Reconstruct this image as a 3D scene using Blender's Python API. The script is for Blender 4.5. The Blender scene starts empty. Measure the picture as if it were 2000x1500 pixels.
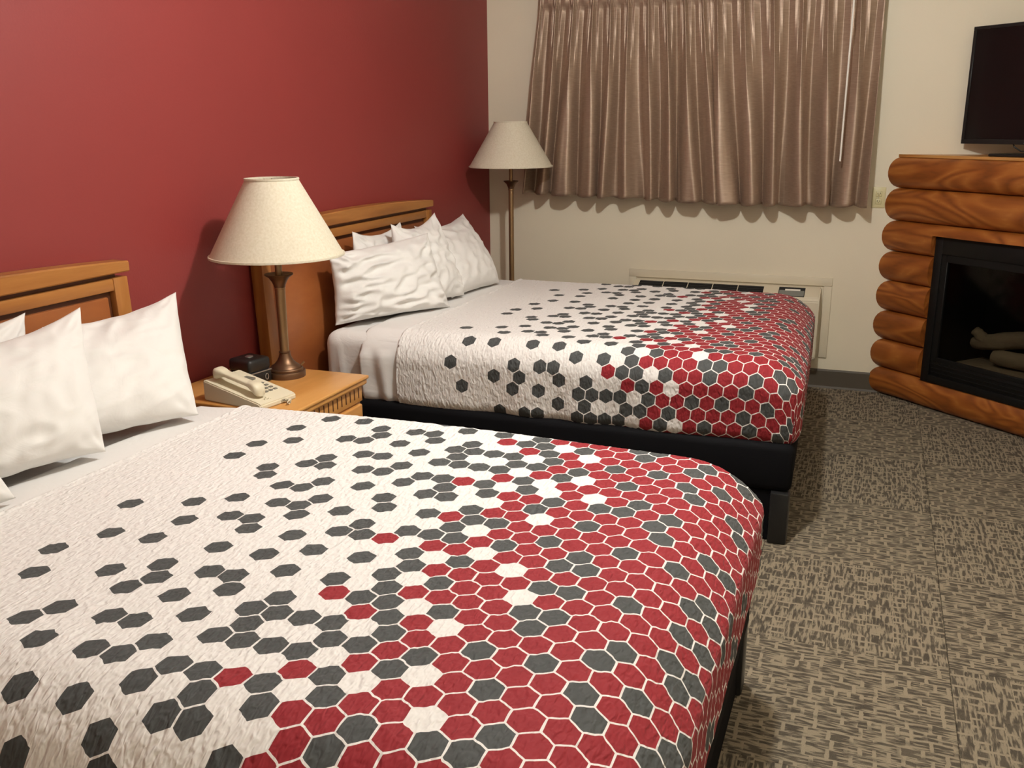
import bpy, bmesh, math, random
from mathutils import Vector, Matrix, noise
import numpy as np

random.seed(7)
SC = bpy.context.scene
COL = SC.collection
PI = math.pi

# ------------------------------------------------------------------ camera, world, exposure
cam_data = bpy.data.cameras.new('camera')
cam_data.sensor_width = 36.0
cam_data.lens = 1812.34 / 2000 * 36.0
cam_data.clip_start = 0.05
cam = bpy.data.objects.new('camera', cam_data)
COL.objects.link(cam)
RIGHT = Vector((0.9332884, 0.3590335, -0.0082279))
DOWN = Vector((0.0895443, -0.2548307, -0.9628308))
FWD = Vector((-0.3477852, 0.8978621, -0.2699799))
M = Matrix.Identity(4)
for i in range(3):
    M[i][0] = RIGHT[i]; M[i][1] = -DOWN[i]; M[i][2] = -FWD[i]
M[0][3], M[1][3], M[2][3] = 2.34600, -1.92552, 1.54311
cam.matrix_world = M
SC.camera = cam

world = bpy.data.worlds.new('dusk')
SC.world = world
world.use_nodes = True
bg = world.node_tree.nodes['Background']
bg.inputs['Color'].default_value = (0.42, 0.60, 0.85, 1)
bg.inputs['Strength'].default_value = 0.35

def point_light(name, loc, energy, col, rad):
    d = bpy.data.lights.new(name, 'POINT')
    d.energy = energy; d.color = col; d.shadow_soft_size = rad
    o = bpy.data.objects.new(name, d); o.location = loc
    COL.objects.link(o)
    return o

WARM = (0.99, 0.985, 0.97)
LIGHT_A = (1.84, 0.68, 2.67)
LIGHT_FILL = (2.9, -2.4, 2.67)
point_light('ceiling_bulb', LIGHT_A, 132, WARM, 0.05)
point_light('fill_light', LIGHT_FILL, 24, WARM, 0.16)  # added soft fill from behind the camera, not a known lamp

SC.view_settings.view_transform = 'Standard'
SC.view_settings.look = 'None'
SC.view_settings.gamma = 1.0
SC.view_settings.use_curve_mapping = False
SC.view_settings.exposure = 0.0

# ------------------------------------------------------------------ dimensions
D = 3.757          # window wall
XR = 3.56          # right wall
YF = -3.3          # wall behind the camera
ZC = 2.78          # ceiling

# ------------------------------------------------------------------ helpers
def props(o, label=None, cat=None, group=None, kind=None):
    if label: o['label'] = label
    if cat: o['category'] = cat
    if group: o['group'] = group
    if kind: o['kind'] = kind
    return o

def thing(name, label, cat, loc=(0, 0, 0), rotz=0.0, group=None):
    o = bpy.data.objects.new(name, None)
    o.empty_display_size = 0.1
    COL.objects.link(o)
    o.location = loc; o.rotation_euler = (0, 0, rotz)
    return props(o, label, cat, group)

def mesh_obj(name, verts, faces, mat, parent=None, smooth=False, auto=None):
    me = bpy.data.meshes.new(name)
    me.from_pydata([tuple(v) for v in verts], [], [tuple(f) for f in faces])
    me.update()
    return finish(name, me, mat, parent, smooth, auto)

def finish(name, me, mat, parent=None, smooth=False, auto=None):
    if mat is not None:
        for m in (mat if isinstance(mat, (list, tuple)) else [mat]):
            me.materials.append(m)
    if smooth:
        me.polygons.foreach_set('use_smooth', [True] * len(me.polygons))
    if auto is not None:
        me.polygons.foreach_set('use_smooth', [True] * len(me.polygons))
        try:
            me.set_sharp_from_angle(angle=math.radians(auto))
        except Exception:
            pass
    o = bpy.data.objects.new(name, me)
    COL.objects.link(o)
    if parent: o.parent = parent
    return o

def bm_obj(name, bm, mat, parent=None, smooth=False, auto=None):
    bmesh.ops.recalc_face_normals(bm, faces=bm.faces)
    me = bpy.data.meshes.new(name)
    bm.to_mesh(me); bm.free()
    return finish(name, me, mat, parent, smooth, auto)

def add_box(bm, lo, hi, bevel=0.0, seg=2):
    r = bmesh.ops.create_cube(bm, size=1.0)
    vs = r['verts']
    c = [(lo[i] + hi[i]) / 2 for i in range(3)]; s = [hi[i] - lo[i] for i in range(3)]
    for v in vs:
        v.co = Vector((c[0] + v.co.x * s[0], c[1] + v.co.y * s[1], c[2] + v.co.z * s[2]))
    if bevel > 0:
        es = list({e for v in vs for e in v.link_edges})
        bmesh.ops.bevel(bm, geom=es, offset=bevel, segments=seg, profile=0.5, affect='EDGES')
    return vs

def box(name, lo, hi, mat, parent=None, bevel=0.0, seg=2):
    bm = bmesh.new(); add_box(bm, lo, hi, bevel, seg)
    return bm_obj(name, bm, mat, parent, auto=35 if bevel else None)

def add_lathe(bm, prof, n=40, c=(0, 0, 0), close=False):
    rings = []
    for (r, z) in prof:
        rings.append([bm.verts.new((c[0] + r * math.cos(2 * PI * k / n), c[1] + r * math.sin(2 * PI * k / n), c[2] + z)) for k in range(n)])
    for a, b in zip(rings[:-1], rings[1:]):
        for k in range(n):
            bm.faces.new((a[k], a[(k + 1) % n], b[(k + 1) % n], b[k]))
    if close:
        bm.faces.new(rings[0][::-1]); bm.faces.new(rings[-1])

def lathe(name, prof, mat, parent=None, n=40, c=(0, 0, 0), close=True, auto=40):
    bm = bmesh.new(); add_lathe(bm, prof, n, c, close)
    return bm_obj(name, bm, mat, parent, auto=auto)

def add_tube(bm, pts, r, n=10):
    pts = [Vector(p) for p in pts]
    rings = []
    up = Vector((0, 0, 1))
    for i, p in enumerate(pts):
        t = (pts[min(i + 1, len(pts) - 1)] - pts[max(i - 1, 0)]).normalized()
        a = t.cross(up)
        if a.length < 1e-3: a = t.cross(Vector((1, 0, 0)))
        a.normalize(); b = t.cross(a)
        rings.append([bm.verts.new(p + a * r * math.cos(2 * PI * k / n) + b * r * math.sin(2 * PI * k / n)) for k in range(n)])
    for A, B in zip(rings[:-1], rings[1:]):
        for k in range(n):
            bm.faces.new((A[k], A[(k + 1) % n], B[(k + 1) % n], B[k]))
    bm.faces.new(rings[0][::-1]); bm.faces.new(rings[-1])

def tube(name, pts, r, mat, parent=None, n=10):
    bm = bmesh.new(); add_tube(bm, pts, r, n)
    return bm_obj(name, bm, mat, parent, auto=50)

# ------------------------------------------------------------------ materials
def new_mat(name):
    m = bpy.data.materials.new(name); m.use_nodes = True
    nt = m.node_tree
    return m, nt, nt.nodes, nt.links, nt.nodes['Principled BSDF']

def srgb(r, g, b):
    f = lambda c: (c / 255 / 12.92) if c / 255 <= 0.04045 else ((c / 255 + 0.055) / 1.055) ** 2.4
    return (f(r), f(g), f(b), 1.0)

def plain(name, col, rough=0.6, metal=0.0, spec=0.5, bump=None, bump_scale=200, bump_dist=0.001, var=0.0):
    m, nt, N, L, P = new_mat(name)
    P.inputs['Base Color'].default_value = col
    P.inputs['Roughness'].default_value = rough
    P.inputs['Metallic'].default_value = metal
    P.inputs['Specular IOR Level'].default_value = spec
    tc = N.new('ShaderNodeTexCoord')
    if var > 0:
        nz = N.new('ShaderNodeTexNoise'); nz.inputs['Scale'].default_value = 3.0; nz.inputs['Detail'].default_value = 4
        L.new(tc.outputs['Object'], nz.inputs['Vector'])
        mx = N.new('ShaderNodeMix'); mx.data_type = 'RGBA'
        mx.inputs[6].default_value = tuple(c * (1 - var) for c in col[:3]) + (1,)
        mx.inputs[7].default_value = tuple(min(1, c * (1 + var)) for c in col[:3]) + (1,)
        L.new(nz.outputs['Fac'], mx.inputs[0]); L.new(mx.outputs[2], P.inputs['Base Color'])
    if bump:
        nz2 = N.new('ShaderNodeTexNoise'); nz2.inputs['Scale'].default_value = bump_scale; nz2.inputs['Detail'].default_value = 3
        L.new(tc.outputs['Object'], nz2.inputs['Vector'])
        bp = N.new('ShaderNodeBump'); bp.inputs['Strength'].default_value = bump; bp.inputs['Distance'].default_value = bump_dist
        L.new(nz2.outputs['Fac'], bp.inputs['Height']); L.new(bp.outputs['Normal'], P.inputs['Normal'])
    return m

def ramp(N, stops):
    r = N.new('ShaderNodeValToRGB')
    e = r.color_ramp.elements
    while len(e) < len(stops): e.new(0.5)
    for k, (p, c) in enumerate(stops):
        e[k].position = p; e[k].color = c
    return r

def wood(name, stops, scale=(1.0, 1.0, 1.0), rings=7.0, rough=0.4, fine=0.35, per_object=True, distort=0.8, coat=0.0):
    """grain stretched along the axis whose scale is small"""
    m, nt, N, L, P = new_mat(name)
    tc = N.new('ShaderNodeTexCoord'); mp = N.new('ShaderNodeMapping')
    mp.inputs['Scale'].default_value = scale
    if per_object:
        oi = N.new('ShaderNodeObjectInfo'); ml = N.new('ShaderNodeVectorMath'); ml.operation = 'SCALE'
        cb = N.new('ShaderNodeCombineXYZ')
        for k in range(3): L.new(oi.outputs['Random'], cb.inputs[k])
        L.new(cb.outputs[0], ml.inputs[0]); ml.inputs['Scale'].default_value = 37.0
        ad = N.new('ShaderNodeVectorMath'); ad.operation = 'ADD'
        L.new(tc.outputs['Object'], ad.inputs[0]); L.new(ml.outputs[0], ad.inputs[1])
        L.new(ad.outputs[0], mp.inputs['Vector'])
    else:
        L.new(tc.outputs['Object'], mp.inputs['Vector'])
    n1 = N.new('ShaderNodeTexNoise'); n1.inputs['Scale'].default_value = 1.0; n1.inputs['Detail'].default_value = 1.5
    n1.inputs['Roughness'].default_value = 0.45; n1.inputs['Distortion'].default_value = distort
    L.new(mp.outputs[0], n1.inputs['Vector'])
    mu = N.new('ShaderNodeMath'); mu.operation = 'MULTIPLY'; mu.inputs[1].default_value = rings * 2 * PI
    L.new(n1.outputs['Fac'], mu.inputs[0])
    sn = N.new('ShaderNodeMath'); sn.operation = 'SINE'; L.new(mu.outputs[0], sn.inputs[0])
    mr = N.new('ShaderNodeMapRange'); mr.inputs['From Min'].default_value = -1; mr.inputs['From Max'].default_value = 1
    L.new(sn.outputs[0], mr.inputs['Value'])
    mp2 = N.new('ShaderNodeMapping'); mp2.inputs['Scale'].default_value = tuple(s * 14 for s in scale)
    L.new(mp.inputs['Vector'].links[0].from_socket, mp2.inputs['Vector'])
    n2 = N.new('ShaderNodeTexNoise'); n2.inputs['Scale'].default_value = 1.0; n2.inputs['Detail'].default_value = 4
    L.new(mp2.outputs[0], n2.inputs['Vector'])
    mx = N.new('ShaderNodeMix'); mx.data_type = 'FLOAT'; mx.inputs[0].default_value = fine
    L.new(mr.outputs[0], mx.inputs[2]); L.new(n2.outputs['Fac'], mx.inputs[3])
    r = ramp(N, stops); L.new(mx.outputs[0], r.inputs[0])
    L.new(r.outputs[0], P.inputs['Base Color'])
    P.inputs['Roughness'].default_value = rough
    P.inputs['Coat Weight'].default_value = coat
    P.inputs['Coat Roughness'].default_value = 0.2
    bp = N.new('ShaderNodeBump'); bp.inputs['Strength'].default_value = 0.12; bp.inputs['Distance'].default_value = 0.001
    L.new(n2.outputs['Fac'], bp.inputs['Height']); L.new(bp.outputs['Normal'], P.inputs['Normal'])
    return m

def wall_paint(name, col, rough=0.55):
    m, nt, N, L, P = new_mat(name)
    P.inputs['Base Color'].default_value = col
    P.inputs['Roughness'].default_value = rough
    tc = N.new('ShaderNodeTexCoord')
    n1 = N.new('ShaderNodeTexNoise'); n1.inputs['Scale'].default_value = 130; n1.inputs['Detail'].default_value = 2
    n2 = N.new('ShaderNodeTexNoise'); n2.inputs['Scale'].default_value = 2.2; n2.inputs['Detail'].default_value = 3
    L.new(tc.outputs['Object'], n1.inputs['Vector']); L.new(tc.outputs['Object'], n2.inputs['Vector'])
    mx = N.new('ShaderNodeMix'); mx.data_type = 'RGBA'
    mx.inputs[6].default_value = tuple(c * 0.95 for c in col[:3]) + (1,)
    mx.inputs[7].default_value = tuple(min(1, c * 1.05) for c in col[:3]) + (1,)
    L.new(n2.outputs['Fac'], mx.inputs[0]); L.new(mx.outputs[2], P.inputs['Base Color'])
    bp = N.new('ShaderNodeBump'); bp.inputs['Strength'].default_value = 0.35; bp.inputs['Distance'].default_value = 0.0012
    L.new(n1.outputs['Fac'], bp.inputs['Height']); L.new(bp.outputs['Normal'], P.inputs['Normal'])
    return m

def quilt(name, col, rough=0.75):
    """seersucker cotton: fine wavy puckers, fabric coordinates come from the UV map in metres"""
    m, nt, N, L, P = new_mat(name)
    P.inputs['Base Color'].default_value = col
    P.inputs['Roughness'].default_value = rough
    P.inputs['Sheen Weight'].default_value = 0.05
    P.inputs['Specular IOR Level'].default_value = 0.25
    uv = N.new('ShaderNodeUVMap'); uv.uv_map = 'fabric'
    mp = N.new('ShaderNodeMapping'); mp.inputs['Scale'].default_value = (105, 46, 1); mp.inputs['Rotation'].default_value = (0, 0, 0.10)
    L.new(uv.outputs[0], mp.inputs['Vector'])
    n1 = N.new('ShaderNodeTexNoise'); n1.inputs['Scale'].default_value = 1.0; n1.inputs['Detail'].default_value = 1.0
    n1.inputs['Distortion'].default_value = 0.35
    L.new(mp.outputs[0], n1.inputs['Vector'])
    bp = N.new('ShaderNodeBump'); bp.inputs['Strength'].default_value = 1.0; bp.inputs['Distance'].default_value = 0.0058
    L.new(n1.outputs['Fac'], bp.inputs['Height']); L.new(bp.outputs['Normal'], P.inputs['Normal'])
    return m

def cotton(name, col, bump=0.25, scale=5.0, dist=0.012):
    m, nt, N, L, P = new_mat(name)
    P.inputs['Base Color'].default_value = col
    P.inputs['Roughness'].default_value = 0.75
    P.inputs['Sheen Weight'].default_value = 0.05
    P.inputs['Specular IOR Level'].default_value = 0.25
    tc = N.new('ShaderNodeTexCoord'); mp = N.new('ShaderNodeMapping'); mp.inputs['Scale'].default_value = (1.0, 1.0, 1.6)
    L.new(tc.outputs['Object'], mp.inputs['Vector'])
    n1 = N.new('ShaderNodeTexNoise'); n1.inputs['Scale'].default_value = scale; n1.inputs['Detail'].default_value = 4
    n1.inputs['Distortion'].default_value = 1.6; n1.inputs['Roughness'].default_value = 0.45
    L.new(mp.outputs[0], n1.inputs['Vector'])
    bp = N.new('ShaderNodeBump'); bp.inputs['Strength'].default_value = bump; bp.inputs['Distance'].default_value = dist
    L.new(n1.outputs['Fac'], bp.inputs['Height']); L.new(bp.outputs['Normal'], P.inputs['Normal'])
    return m

def carpet(name):
    m, nt, N, L, P = new_mat(name)
    tc = N.new('ShaderNodeTexCoord')
    oi = N.new('ShaderNodeObjectInfo')
    sc = N.new('ShaderNodeMath'); sc.operation = 'MULTIPLY'; sc.inputs[1].default_value = 13.0
    L.new(oi.outputs['Random'], sc.inputs[0])
    cb = N.new('ShaderNodeCombineXYZ'); L.new(sc.outputs[0], cb.inputs[0]); L.new(sc.outputs[0], cb.inputs[1])
    ad = N.new('ShaderNodeVectorMath'); ad.operation = 'ADD'
    L.new(tc.outputs['Object'], ad.inputs[0]); L.new(cb.outputs[0], ad.inputs[1])
    wob = N.new('ShaderNodeTexNoise'); wob.inputs['Scale'].default_value = 60; wob.inputs['Detail'].default_value = 1
    L.new(ad.outputs[0], wob.inputs['Vector'])
    ws = N.new('ShaderNodeVectorMath'); ws.operation = 'SCALE'; ws.inputs['Scale'].default_value = 0.006
    L.new(wob.outputs['Color'], ws.inputs[0])
    ad2 = N.new('ShaderNodeVectorMath'); ad2.operation = 'ADD'
    L.new(ad.outputs[0], ad2.inputs[0]); L.new(ws.outputs[0], ad2.inputs[1])
    # light threads along the rows and broader light bars across them: a brick bond, stretched so its upright joints are wide
    mpb = N.new('ShaderNodeMapping'); mpb.inputs['Scale'].default_value = (0.36, 1, 1)
    L.new(ad2.outputs[0], mpb.inputs['Vector'])
    b1 = N.new('ShaderNodeTexBrick')
    b1.inputs['Color1'].default_value = (0, 0, 0, 1); b1.inputs['Color2'].default_value = (0.22, 0.22, 0.22, 1); b1.inputs['Mortar'].default_value = (1, 1, 1, 1)
    b1.inputs['Scale'].default_value = 1.0
    b1.inputs['Brick Width'].default_value = 0.0205; b1.inputs['Row Height'].default_value = 0.040
    b1.inputs['Mortar Size'].default_value = 0.0022; b1.inputs['Mortar Smooth'].default_value = 0.25
    b1.offset = 0.37; b1.offset_frequency = 2; b1.squash = 0.6; b1.squash_frequency = 3
    L.new(mpb.outputs[0], b1.inputs['Vector'])
    # some of the joints fade out
    fd = N.new('ShaderNodeTexNoise'); fd.inputs['Scale'].default_value = 22; fd.inputs['Detail'].default_value = 0
    L.new(ad.outputs[0], fd.inputs['Vector'])
    fr = N.new('ShaderNodeMapRange'); fr.inputs['From Min'].default_value = 0.36; fr.inputs['From Max'].default_value = 0.50; fr.inputs['To Min'].default_value = 0.15; fr.inputs['To Max'].default_value = 0.88
    L.new(fd.outputs['Fac'], fr.inputs['Value'])
    bm_ = N.new('ShaderNodeMath'); bm_.operation = 'MULTIPLY'
    L.new(b1.outputs['Color'], bm_.inputs[0]); L.new(fr.outputs[0], bm_.inputs[1])
    # fine streaks along the rows
    mps = N.new('ShaderNodeMapping'); mps.inputs['Scale'].default_value = (17, 100, 1)
    L.new(ad.outputs[0], mps.inputs['Vector'])
    st = N.new('ShaderNodeTexNoise'); st.inputs['Scale'].default_value = 1.0; st.inputs['Detail'].default_value = 2
    L.new(mps.outputs[0], st.inputs['Vector'])
    sr = N.new('ShaderNodeMapRange'); sr.inputs['From Min'].default_value = 0.43; sr.inputs['From Max'].default_value = 0.58
    L.new(st.outputs['Fac'], sr.inputs['Value'])
    sm = N.new('ShaderNodeMath'); sm.operation = 'MULTIPLY'; sm.inputs[1].default_value = 0.84
    L.new(sr.outputs[0], sm.inputs[0])
    mx2 = N.new('ShaderNodeMath'); mx2.operation = 'MAXIMUM'
    L.new(bm_.outputs[0], mx2.inputs[0]); L.new(sm.outputs[0], mx2.inputs[1])
    sp = N.new('ShaderNodeTexNoise'); sp.inputs['Scale'].default_value = 420; sp.inputs['Detail'].default_value = 1
    L.new(tc.outputs['Object'], sp.inputs['Vector'])
    mm = N.new('ShaderNodeMix'); mm.data_type = 'FLOAT'; mm.inputs[0].default_value = 0.34
    L.new(mx2.outputs[0], mm.inputs[2]); L.new(sp.outputs['Fac'], mm.inputs[3])
    r = ramp(N, [(0.08, srgb(62, 56, 49)), (0.42, srgb(98, 90, 77)), (0.84, srgb(150, 138, 117))])
    L.new(mm.outputs[0], r.inputs[0]); L.new(r.outputs[0], P.inputs['Base Color'])
    P.inputs['Roughness'].default_value = 0.95
    P.inputs['Specular IOR Level'].default_value = 0.1
    bp = N.new('ShaderNodeBump'); bp.inputs['Strength'].default_value = 0.5; bp.inputs['Distance'].default_value = 0.003
    L.new(mm.outputs[0], bp.inputs['Height']); L.new(bp.outputs['Normal'], P.inputs['Normal'])
    return m

MAT = {}
MAT['red_wall'] = wall_paint('red_wall_paint', srgb(133, 48, 45))
MAT['cream_wall'] = wall_paint('cream_wall_paint', srgb(228, 218, 194))
MAT['ceiling'] = wall_paint('ceiling_paint', srgb(232, 226, 210))
MAT['vinyl'] = plain('grey_vinyl', srgb(78, 70, 58), 0.55)
MAT['carpet'] = carpet('carpet_tile')
MAT['subfloor'] = plain('subfloor', srgb(70, 62, 54), 0.9)
MAT['white_quilt'] = quilt('white_quilt', (0.83, 0.805, 0.775, 1))
MAT['grey_quilt'] = quilt('grey_quilt', (0.066, 0.070, 0.069, 1))
MAT['red_quilt'] = quilt('red_quilt', (0.275, 0.018, 0.025, 1))
MAT['cotton'] = cotton('white_cotton', (0.79, 0.77, 0.74, 1), 0.3, 7.0, 0.012)
MAT['sheet'] = cotton('white_sheet', (0.83, 0.805, 0.78, 1), 0.35, 6.0, 0.012)
MAT['mattress'] = cotton('fitted_sheet', (0.81, 0.785, 0.76, 1), 0.35, 9.0, 0.012)
MAT['black_cloth'] = plain('black_base_cloth', (0.0035, 0.0035, 0.0045, 1), 0.8, spec=0.12, bump=0.2, bump_scale=300)
MAT['oak'] = wood('golden_oak', [(0.0, srgb(130, 78, 33)), (0.5, srgb(156, 99, 46)), (1.0, srgb(174, 118, 60))], (9, 0.9, 9), 2.6, 0.35, 0.45)
MAT['oak_up'] = wood('golden_oak_upright', [(0.0, srgb(130, 78, 33)), (0.5, srgb(156, 99, 46)), (1.0, srgb(174, 118, 60))], (9, 9, 0.9), 2.6, 0.35, 0.45)
MAT['cherry'] = wood('cherry_panel', [(0.0, srgb(118, 62, 31)), (0.5, srgb(140, 78, 40)), (1.0, srgb(158, 94, 50))], (6, 1.2, 3.0), 2.2, 0.35, 0.35)
MAT['groove'] = plain('dark_groove', srgb(84, 44, 18), 0.5)
MAT['log'] = wood('stained_pine_log', [(0.0, srgb(106, 55, 18)), (0.25, srgb(134, 73, 25)), (0.6, srgb(152, 87, 33)), (0.82, srgb(162, 97, 40)), (1.0, srgb(186, 122, 58))], (1.3, 5.0, 5.0), 6.0, 0.42, 0.34, distort=1.4, coat=0.10)
MAT['mantel'] = wood('mantel_board', [(0.0, srgb(140, 84, 36)), (0.5, srgb(180, 122, 62)), (1.0, srgb(206, 156, 92))], (1.2, 14, 14), 2.5, 0.35, 0.4)
MAT['night'] = wood('nightstand_oak', [(0.0, srgb(182, 124, 60)), (0.5, srgb(202, 144, 78)), (1.0, srgb(214, 160, 94))], (5, 0.8, 9), 2.0, 0.3, 0.4)
MAT['bronze'] = plain('antique_bronze', srgb(152, 124, 90), 0.42, 0.82)
MAT['bronze_dark'] = plain('dark_bronze', srgb(112, 84, 62), 0.42, 0.8)
MAT['black_plastic'] = plain('black_plastic', (0.012, 0.012, 0.012, 1), 0.35)
MAT['black_metal'] = plain('black_metal', (0.005, 0.005, 0.0045, 1), 0.5, 0.0, spec=0.3, bump=0.15, bump_scale=400)
MAT['screen'] = plain('tv_screen', (0.006, 0.006, 0.006, 1), 0.18)
MAT['silver'] = plain('silver_trim', srgb(190, 190, 188), 0.3, 0.9)
MAT['phone'] = plain('ivory_plastic', srgb(222, 212, 186), 0.42)
MAT['key'] = plain('grey_keys', srgb(120, 116, 104), 0.5)
MAT['ac'] = plain('almond_plastic', srgb(216, 206, 182), 0.5)
MAT['ac_panel'] = plain('grey_control_panel', srgb(120, 122, 116), 0.4)
MAT['white_plastic'] = plain('white_plastic', srgb(236, 232, 222), 0.4)
MAT['ivory_plate'] = plain('ivory_plate', srgb(214, 204, 158), 0.35)
MAT['dark'] = plain('dark_gap', (0.006, 0.006, 0.006, 1), 0.8)
MAT['ceramic'] = plain('ceramic_log', srgb(150, 136, 112), 0.9, bump=0.8, bump_scale=30, bump_dist=0.01, var=0.35)
MAT['fixture'] = plain('fixture_white', srgb(235, 232, 225), 0.4)

def linen():
    m, nt, N, L, P = new_mat('linen_shade')
    tc = N.new('ShaderNodeTexCoord')
    n1 = N.new('ShaderNodeTexNoise'); n1.inputs['Scale'].default_value = 120; n1.inputs['Detail'].default_value = 3
    L.new(tc.outputs['Object'], n1.inputs['Vector'])
    r = ramp(N, [(0.3, srgb(218, 208, 184)), (0.7, srgb(230, 222, 202))]); L.new(n1.outputs['Fac'], r.inputs[0])
    L.new(r.outputs[0], P.inputs['Base Color'])
    P.inputs['Roughness'].default_value = 0.85; P.inputs['Specular IOR Level'].default_value = 0.2
    bp = N.new('ShaderNodeBump'); bp.inputs['Strength'].default_value = 0.2; bp.inputs['Distance'].default_value = 0.001
    L.new(n1.outputs['Fac'], bp.inputs['Height']); L.new(bp.outputs['Normal'], P.inputs['Normal'])
    tr = N.new('ShaderNodeBsdfTranslucent'); L.new(r.outputs[0], tr.inputs['Color'])
    mx = N.new('ShaderNodeMixShader'); mx.inputs[0].default_value = 0.12
    L.new(P.outputs[0], mx.inputs[1]); L.new(tr.outputs[0], mx.inputs[2])
    L.new(mx.outputs[0], N['Material Output'].inputs['Surface'])
    return m
MAT['linen'] = linen()

def satin():
    m, nt, N, L, P = new_mat('taupe_satin')
    tc = N.new('ShaderNodeTexCoord'); mp = N.new('ShaderNodeMapping'); mp.inputs['Scale'].default_value = (25, 25, 260)
    L.new(tc.outputs['Object'], mp.inputs['Vector'])
    n1 = N.new('ShaderNodeTexNoise'); n1.inputs['Scale'].default_value = 1.0; n1.inputs['Detail'].default_value = 2
    L.new(mp.outputs[0], n1.inputs['Vector'])
    r = ramp(N, [(0.3, srgb(152, 129, 110)), (0.7, srgb(170, 147, 126))]); L.new(n1.outputs['Fac'], r.inputs[0])
    L.new(r.outputs[0], P.inputs['Base Color'])
    P.inputs['Metallic'].default_value = 0.45
    P.inputs['Roughness'].default_value = 0.46
    P.inputs['Specular IOR Level'].default_value = 0.6
    P.inputs['Sheen Weight'].default_value = 0.15
    P.inputs['Sheen Tint'].default_value = srgb(200, 170, 150)
    bp = N.new('ShaderNodeBump'); bp.inputs['Strength'].default_value = 0.08; bp.inputs['Distance'].default_value = 0.001
    L.new(n1.outputs['Fac'], bp.inputs['Height']); L.new(bp.outputs['Normal'], P.inputs['Normal'])
    return m
MAT['satin'] = satin()

def glass(name, fac=0.08, rough=0.03, tint=(0.9, 0.92, 0.92, 1)):
    m, nt, N, L, P = new_mat(name)
    t = N.new('ShaderNodeBsdfTransparent'); t.inputs['Color'].default_value = tint
    g = N.new('ShaderNodeBsdfGlossy'); g.inputs['Roughness'].default_value = rough
    mx = N.new('ShaderNodeMixShader'); mx.inputs[0].default_value = fac
    L.new(t.outputs[0], mx.inputs[1]); L.new(g.outputs[0], mx.inputs[2]); L.new(mx.outputs[0], N['Material Output'].inputs['Surface'])
    return m
MAT['glass'] = glass('window_glass')
MAT['fire_glass'] = glass('fireplace_glass', 0.05, 0.08, (0.70, 0.69, 0.66, 1))

# ------------------------------------------------------------------ room shell
def struct(o):
    o['kind'] = 'structure'; return o

floor = struct(box('floor', (-0.12, YF - 0.12, -0.12), (XR + 0.12, D + 0.12, -0.006), MAT['subfloor']))
struct(box('ceiling', (-0.12, YF - 0.12, ZC), (XR + 0.12, D + 0.12, ZC + 0.1), MAT['ceiling']))
struct(box('wall_left', (-0.12, YF - 0.12, -0.12), (0, D, ZC), MAT['red_wall']))
struct(box('wall_right', (XR, YF - 0.12, -0.12), (XR + 0.12, D + 0.12, ZC), MAT['cream_wall']))
struct(box('wall_front', (0, YF - 0.12, -0.12), (XR, YF, ZC), MAT['cream_wall']))
# window wall with its opening (behind the curtains)
WX0, WX1, WZ0, WZ1 = 0.52, 2.14, 1.24, 2.24
bm = bmesh.new()
add_box(bm, (-0.12, D, -0.12), (WX0, D + 0.12, ZC))
add_box(bm, (WX1, D, -0.12), (XR, D + 0.12, ZC))
add_box(bm, (WX0, D, -0.12), (WX1, D + 0.12, WZ0))
add_box(bm, (WX0, D, WZ1), (WX1, D + 0.12, ZC))
struct(bm_obj('wall_back', bm, MAT['cream_wall']))
win = struct(thing('window_1', None, None))
bm = bmesh.new()
for lo, hi in (((WX0, D + 0.03, WZ0), (WX0 + 0.05, D + 0.09, WZ1)), ((WX1 - 0.05, D + 0.03, WZ0), (WX1, D + 0.09, WZ1)),
               ((WX0, D + 0.03, WZ0), (WX1, D + 0.09, WZ0 + 0.05)), ((WX0, D + 0.03, WZ1 - 0.05), (WX1, D + 0.09, WZ1)),
               (((WX0 + WX1) / 2 - 0.025, D + 0.03, WZ0), ((WX0 + WX1) / 2 + 0.025, D + 0.09, WZ1))):
    add_box(bm, lo, hi)
bm_obj('window_frame', bm, MAT['white_plastic'], win)
box('pane', (WX0 + 0.05, D + 0.055, WZ0 + 0.05), ((WX0 + WX1) / 2 - 0.025, D + 0.061, WZ1 - 0.05), MAT['glass'], win)
box('pane', ((WX0 + WX1) / 2 + 0.025, D + 0.055, WZ0 + 0.05), (WX1 - 0.05, D + 0.061, WZ1 - 0.05), MAT['glass'], win)

def baseboard(name, p0, p1, nrm):
    a, b, n = Vector((*p0, 0)), Vector((*p1, 0)), Vector((*nrm, 0))
    prof = [(0, 0), (0.012, 0), (0.007, 0.012), (0.006, 0.104), (0.003, 0.112), (0, 0.114)]
    vs = [a + n * o + Vector((0, 0, z)) for o, z in prof] + [b + n * o + Vector((0, 0, z)) for o, z in prof]
    k = len(prof)
    fs = [(i, (i + 1) % k, k + (i + 1) % k, k + i) for i in range(k)] + [tuple(range(k))[::-1], tuple(range(k, 2 * k))]
    return struct(mesh_obj(name, vs, fs, MAT['vinyl']))
baseboard('baseboard_back', (0.012, D), (2.452, D), (0, -1))
baseboard('baseboard_left', (0, YF), (0, D), (1, 0))
baseboard('baseboard_right', (XR, YF), (XR, 2.74), (-1, 0))

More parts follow.
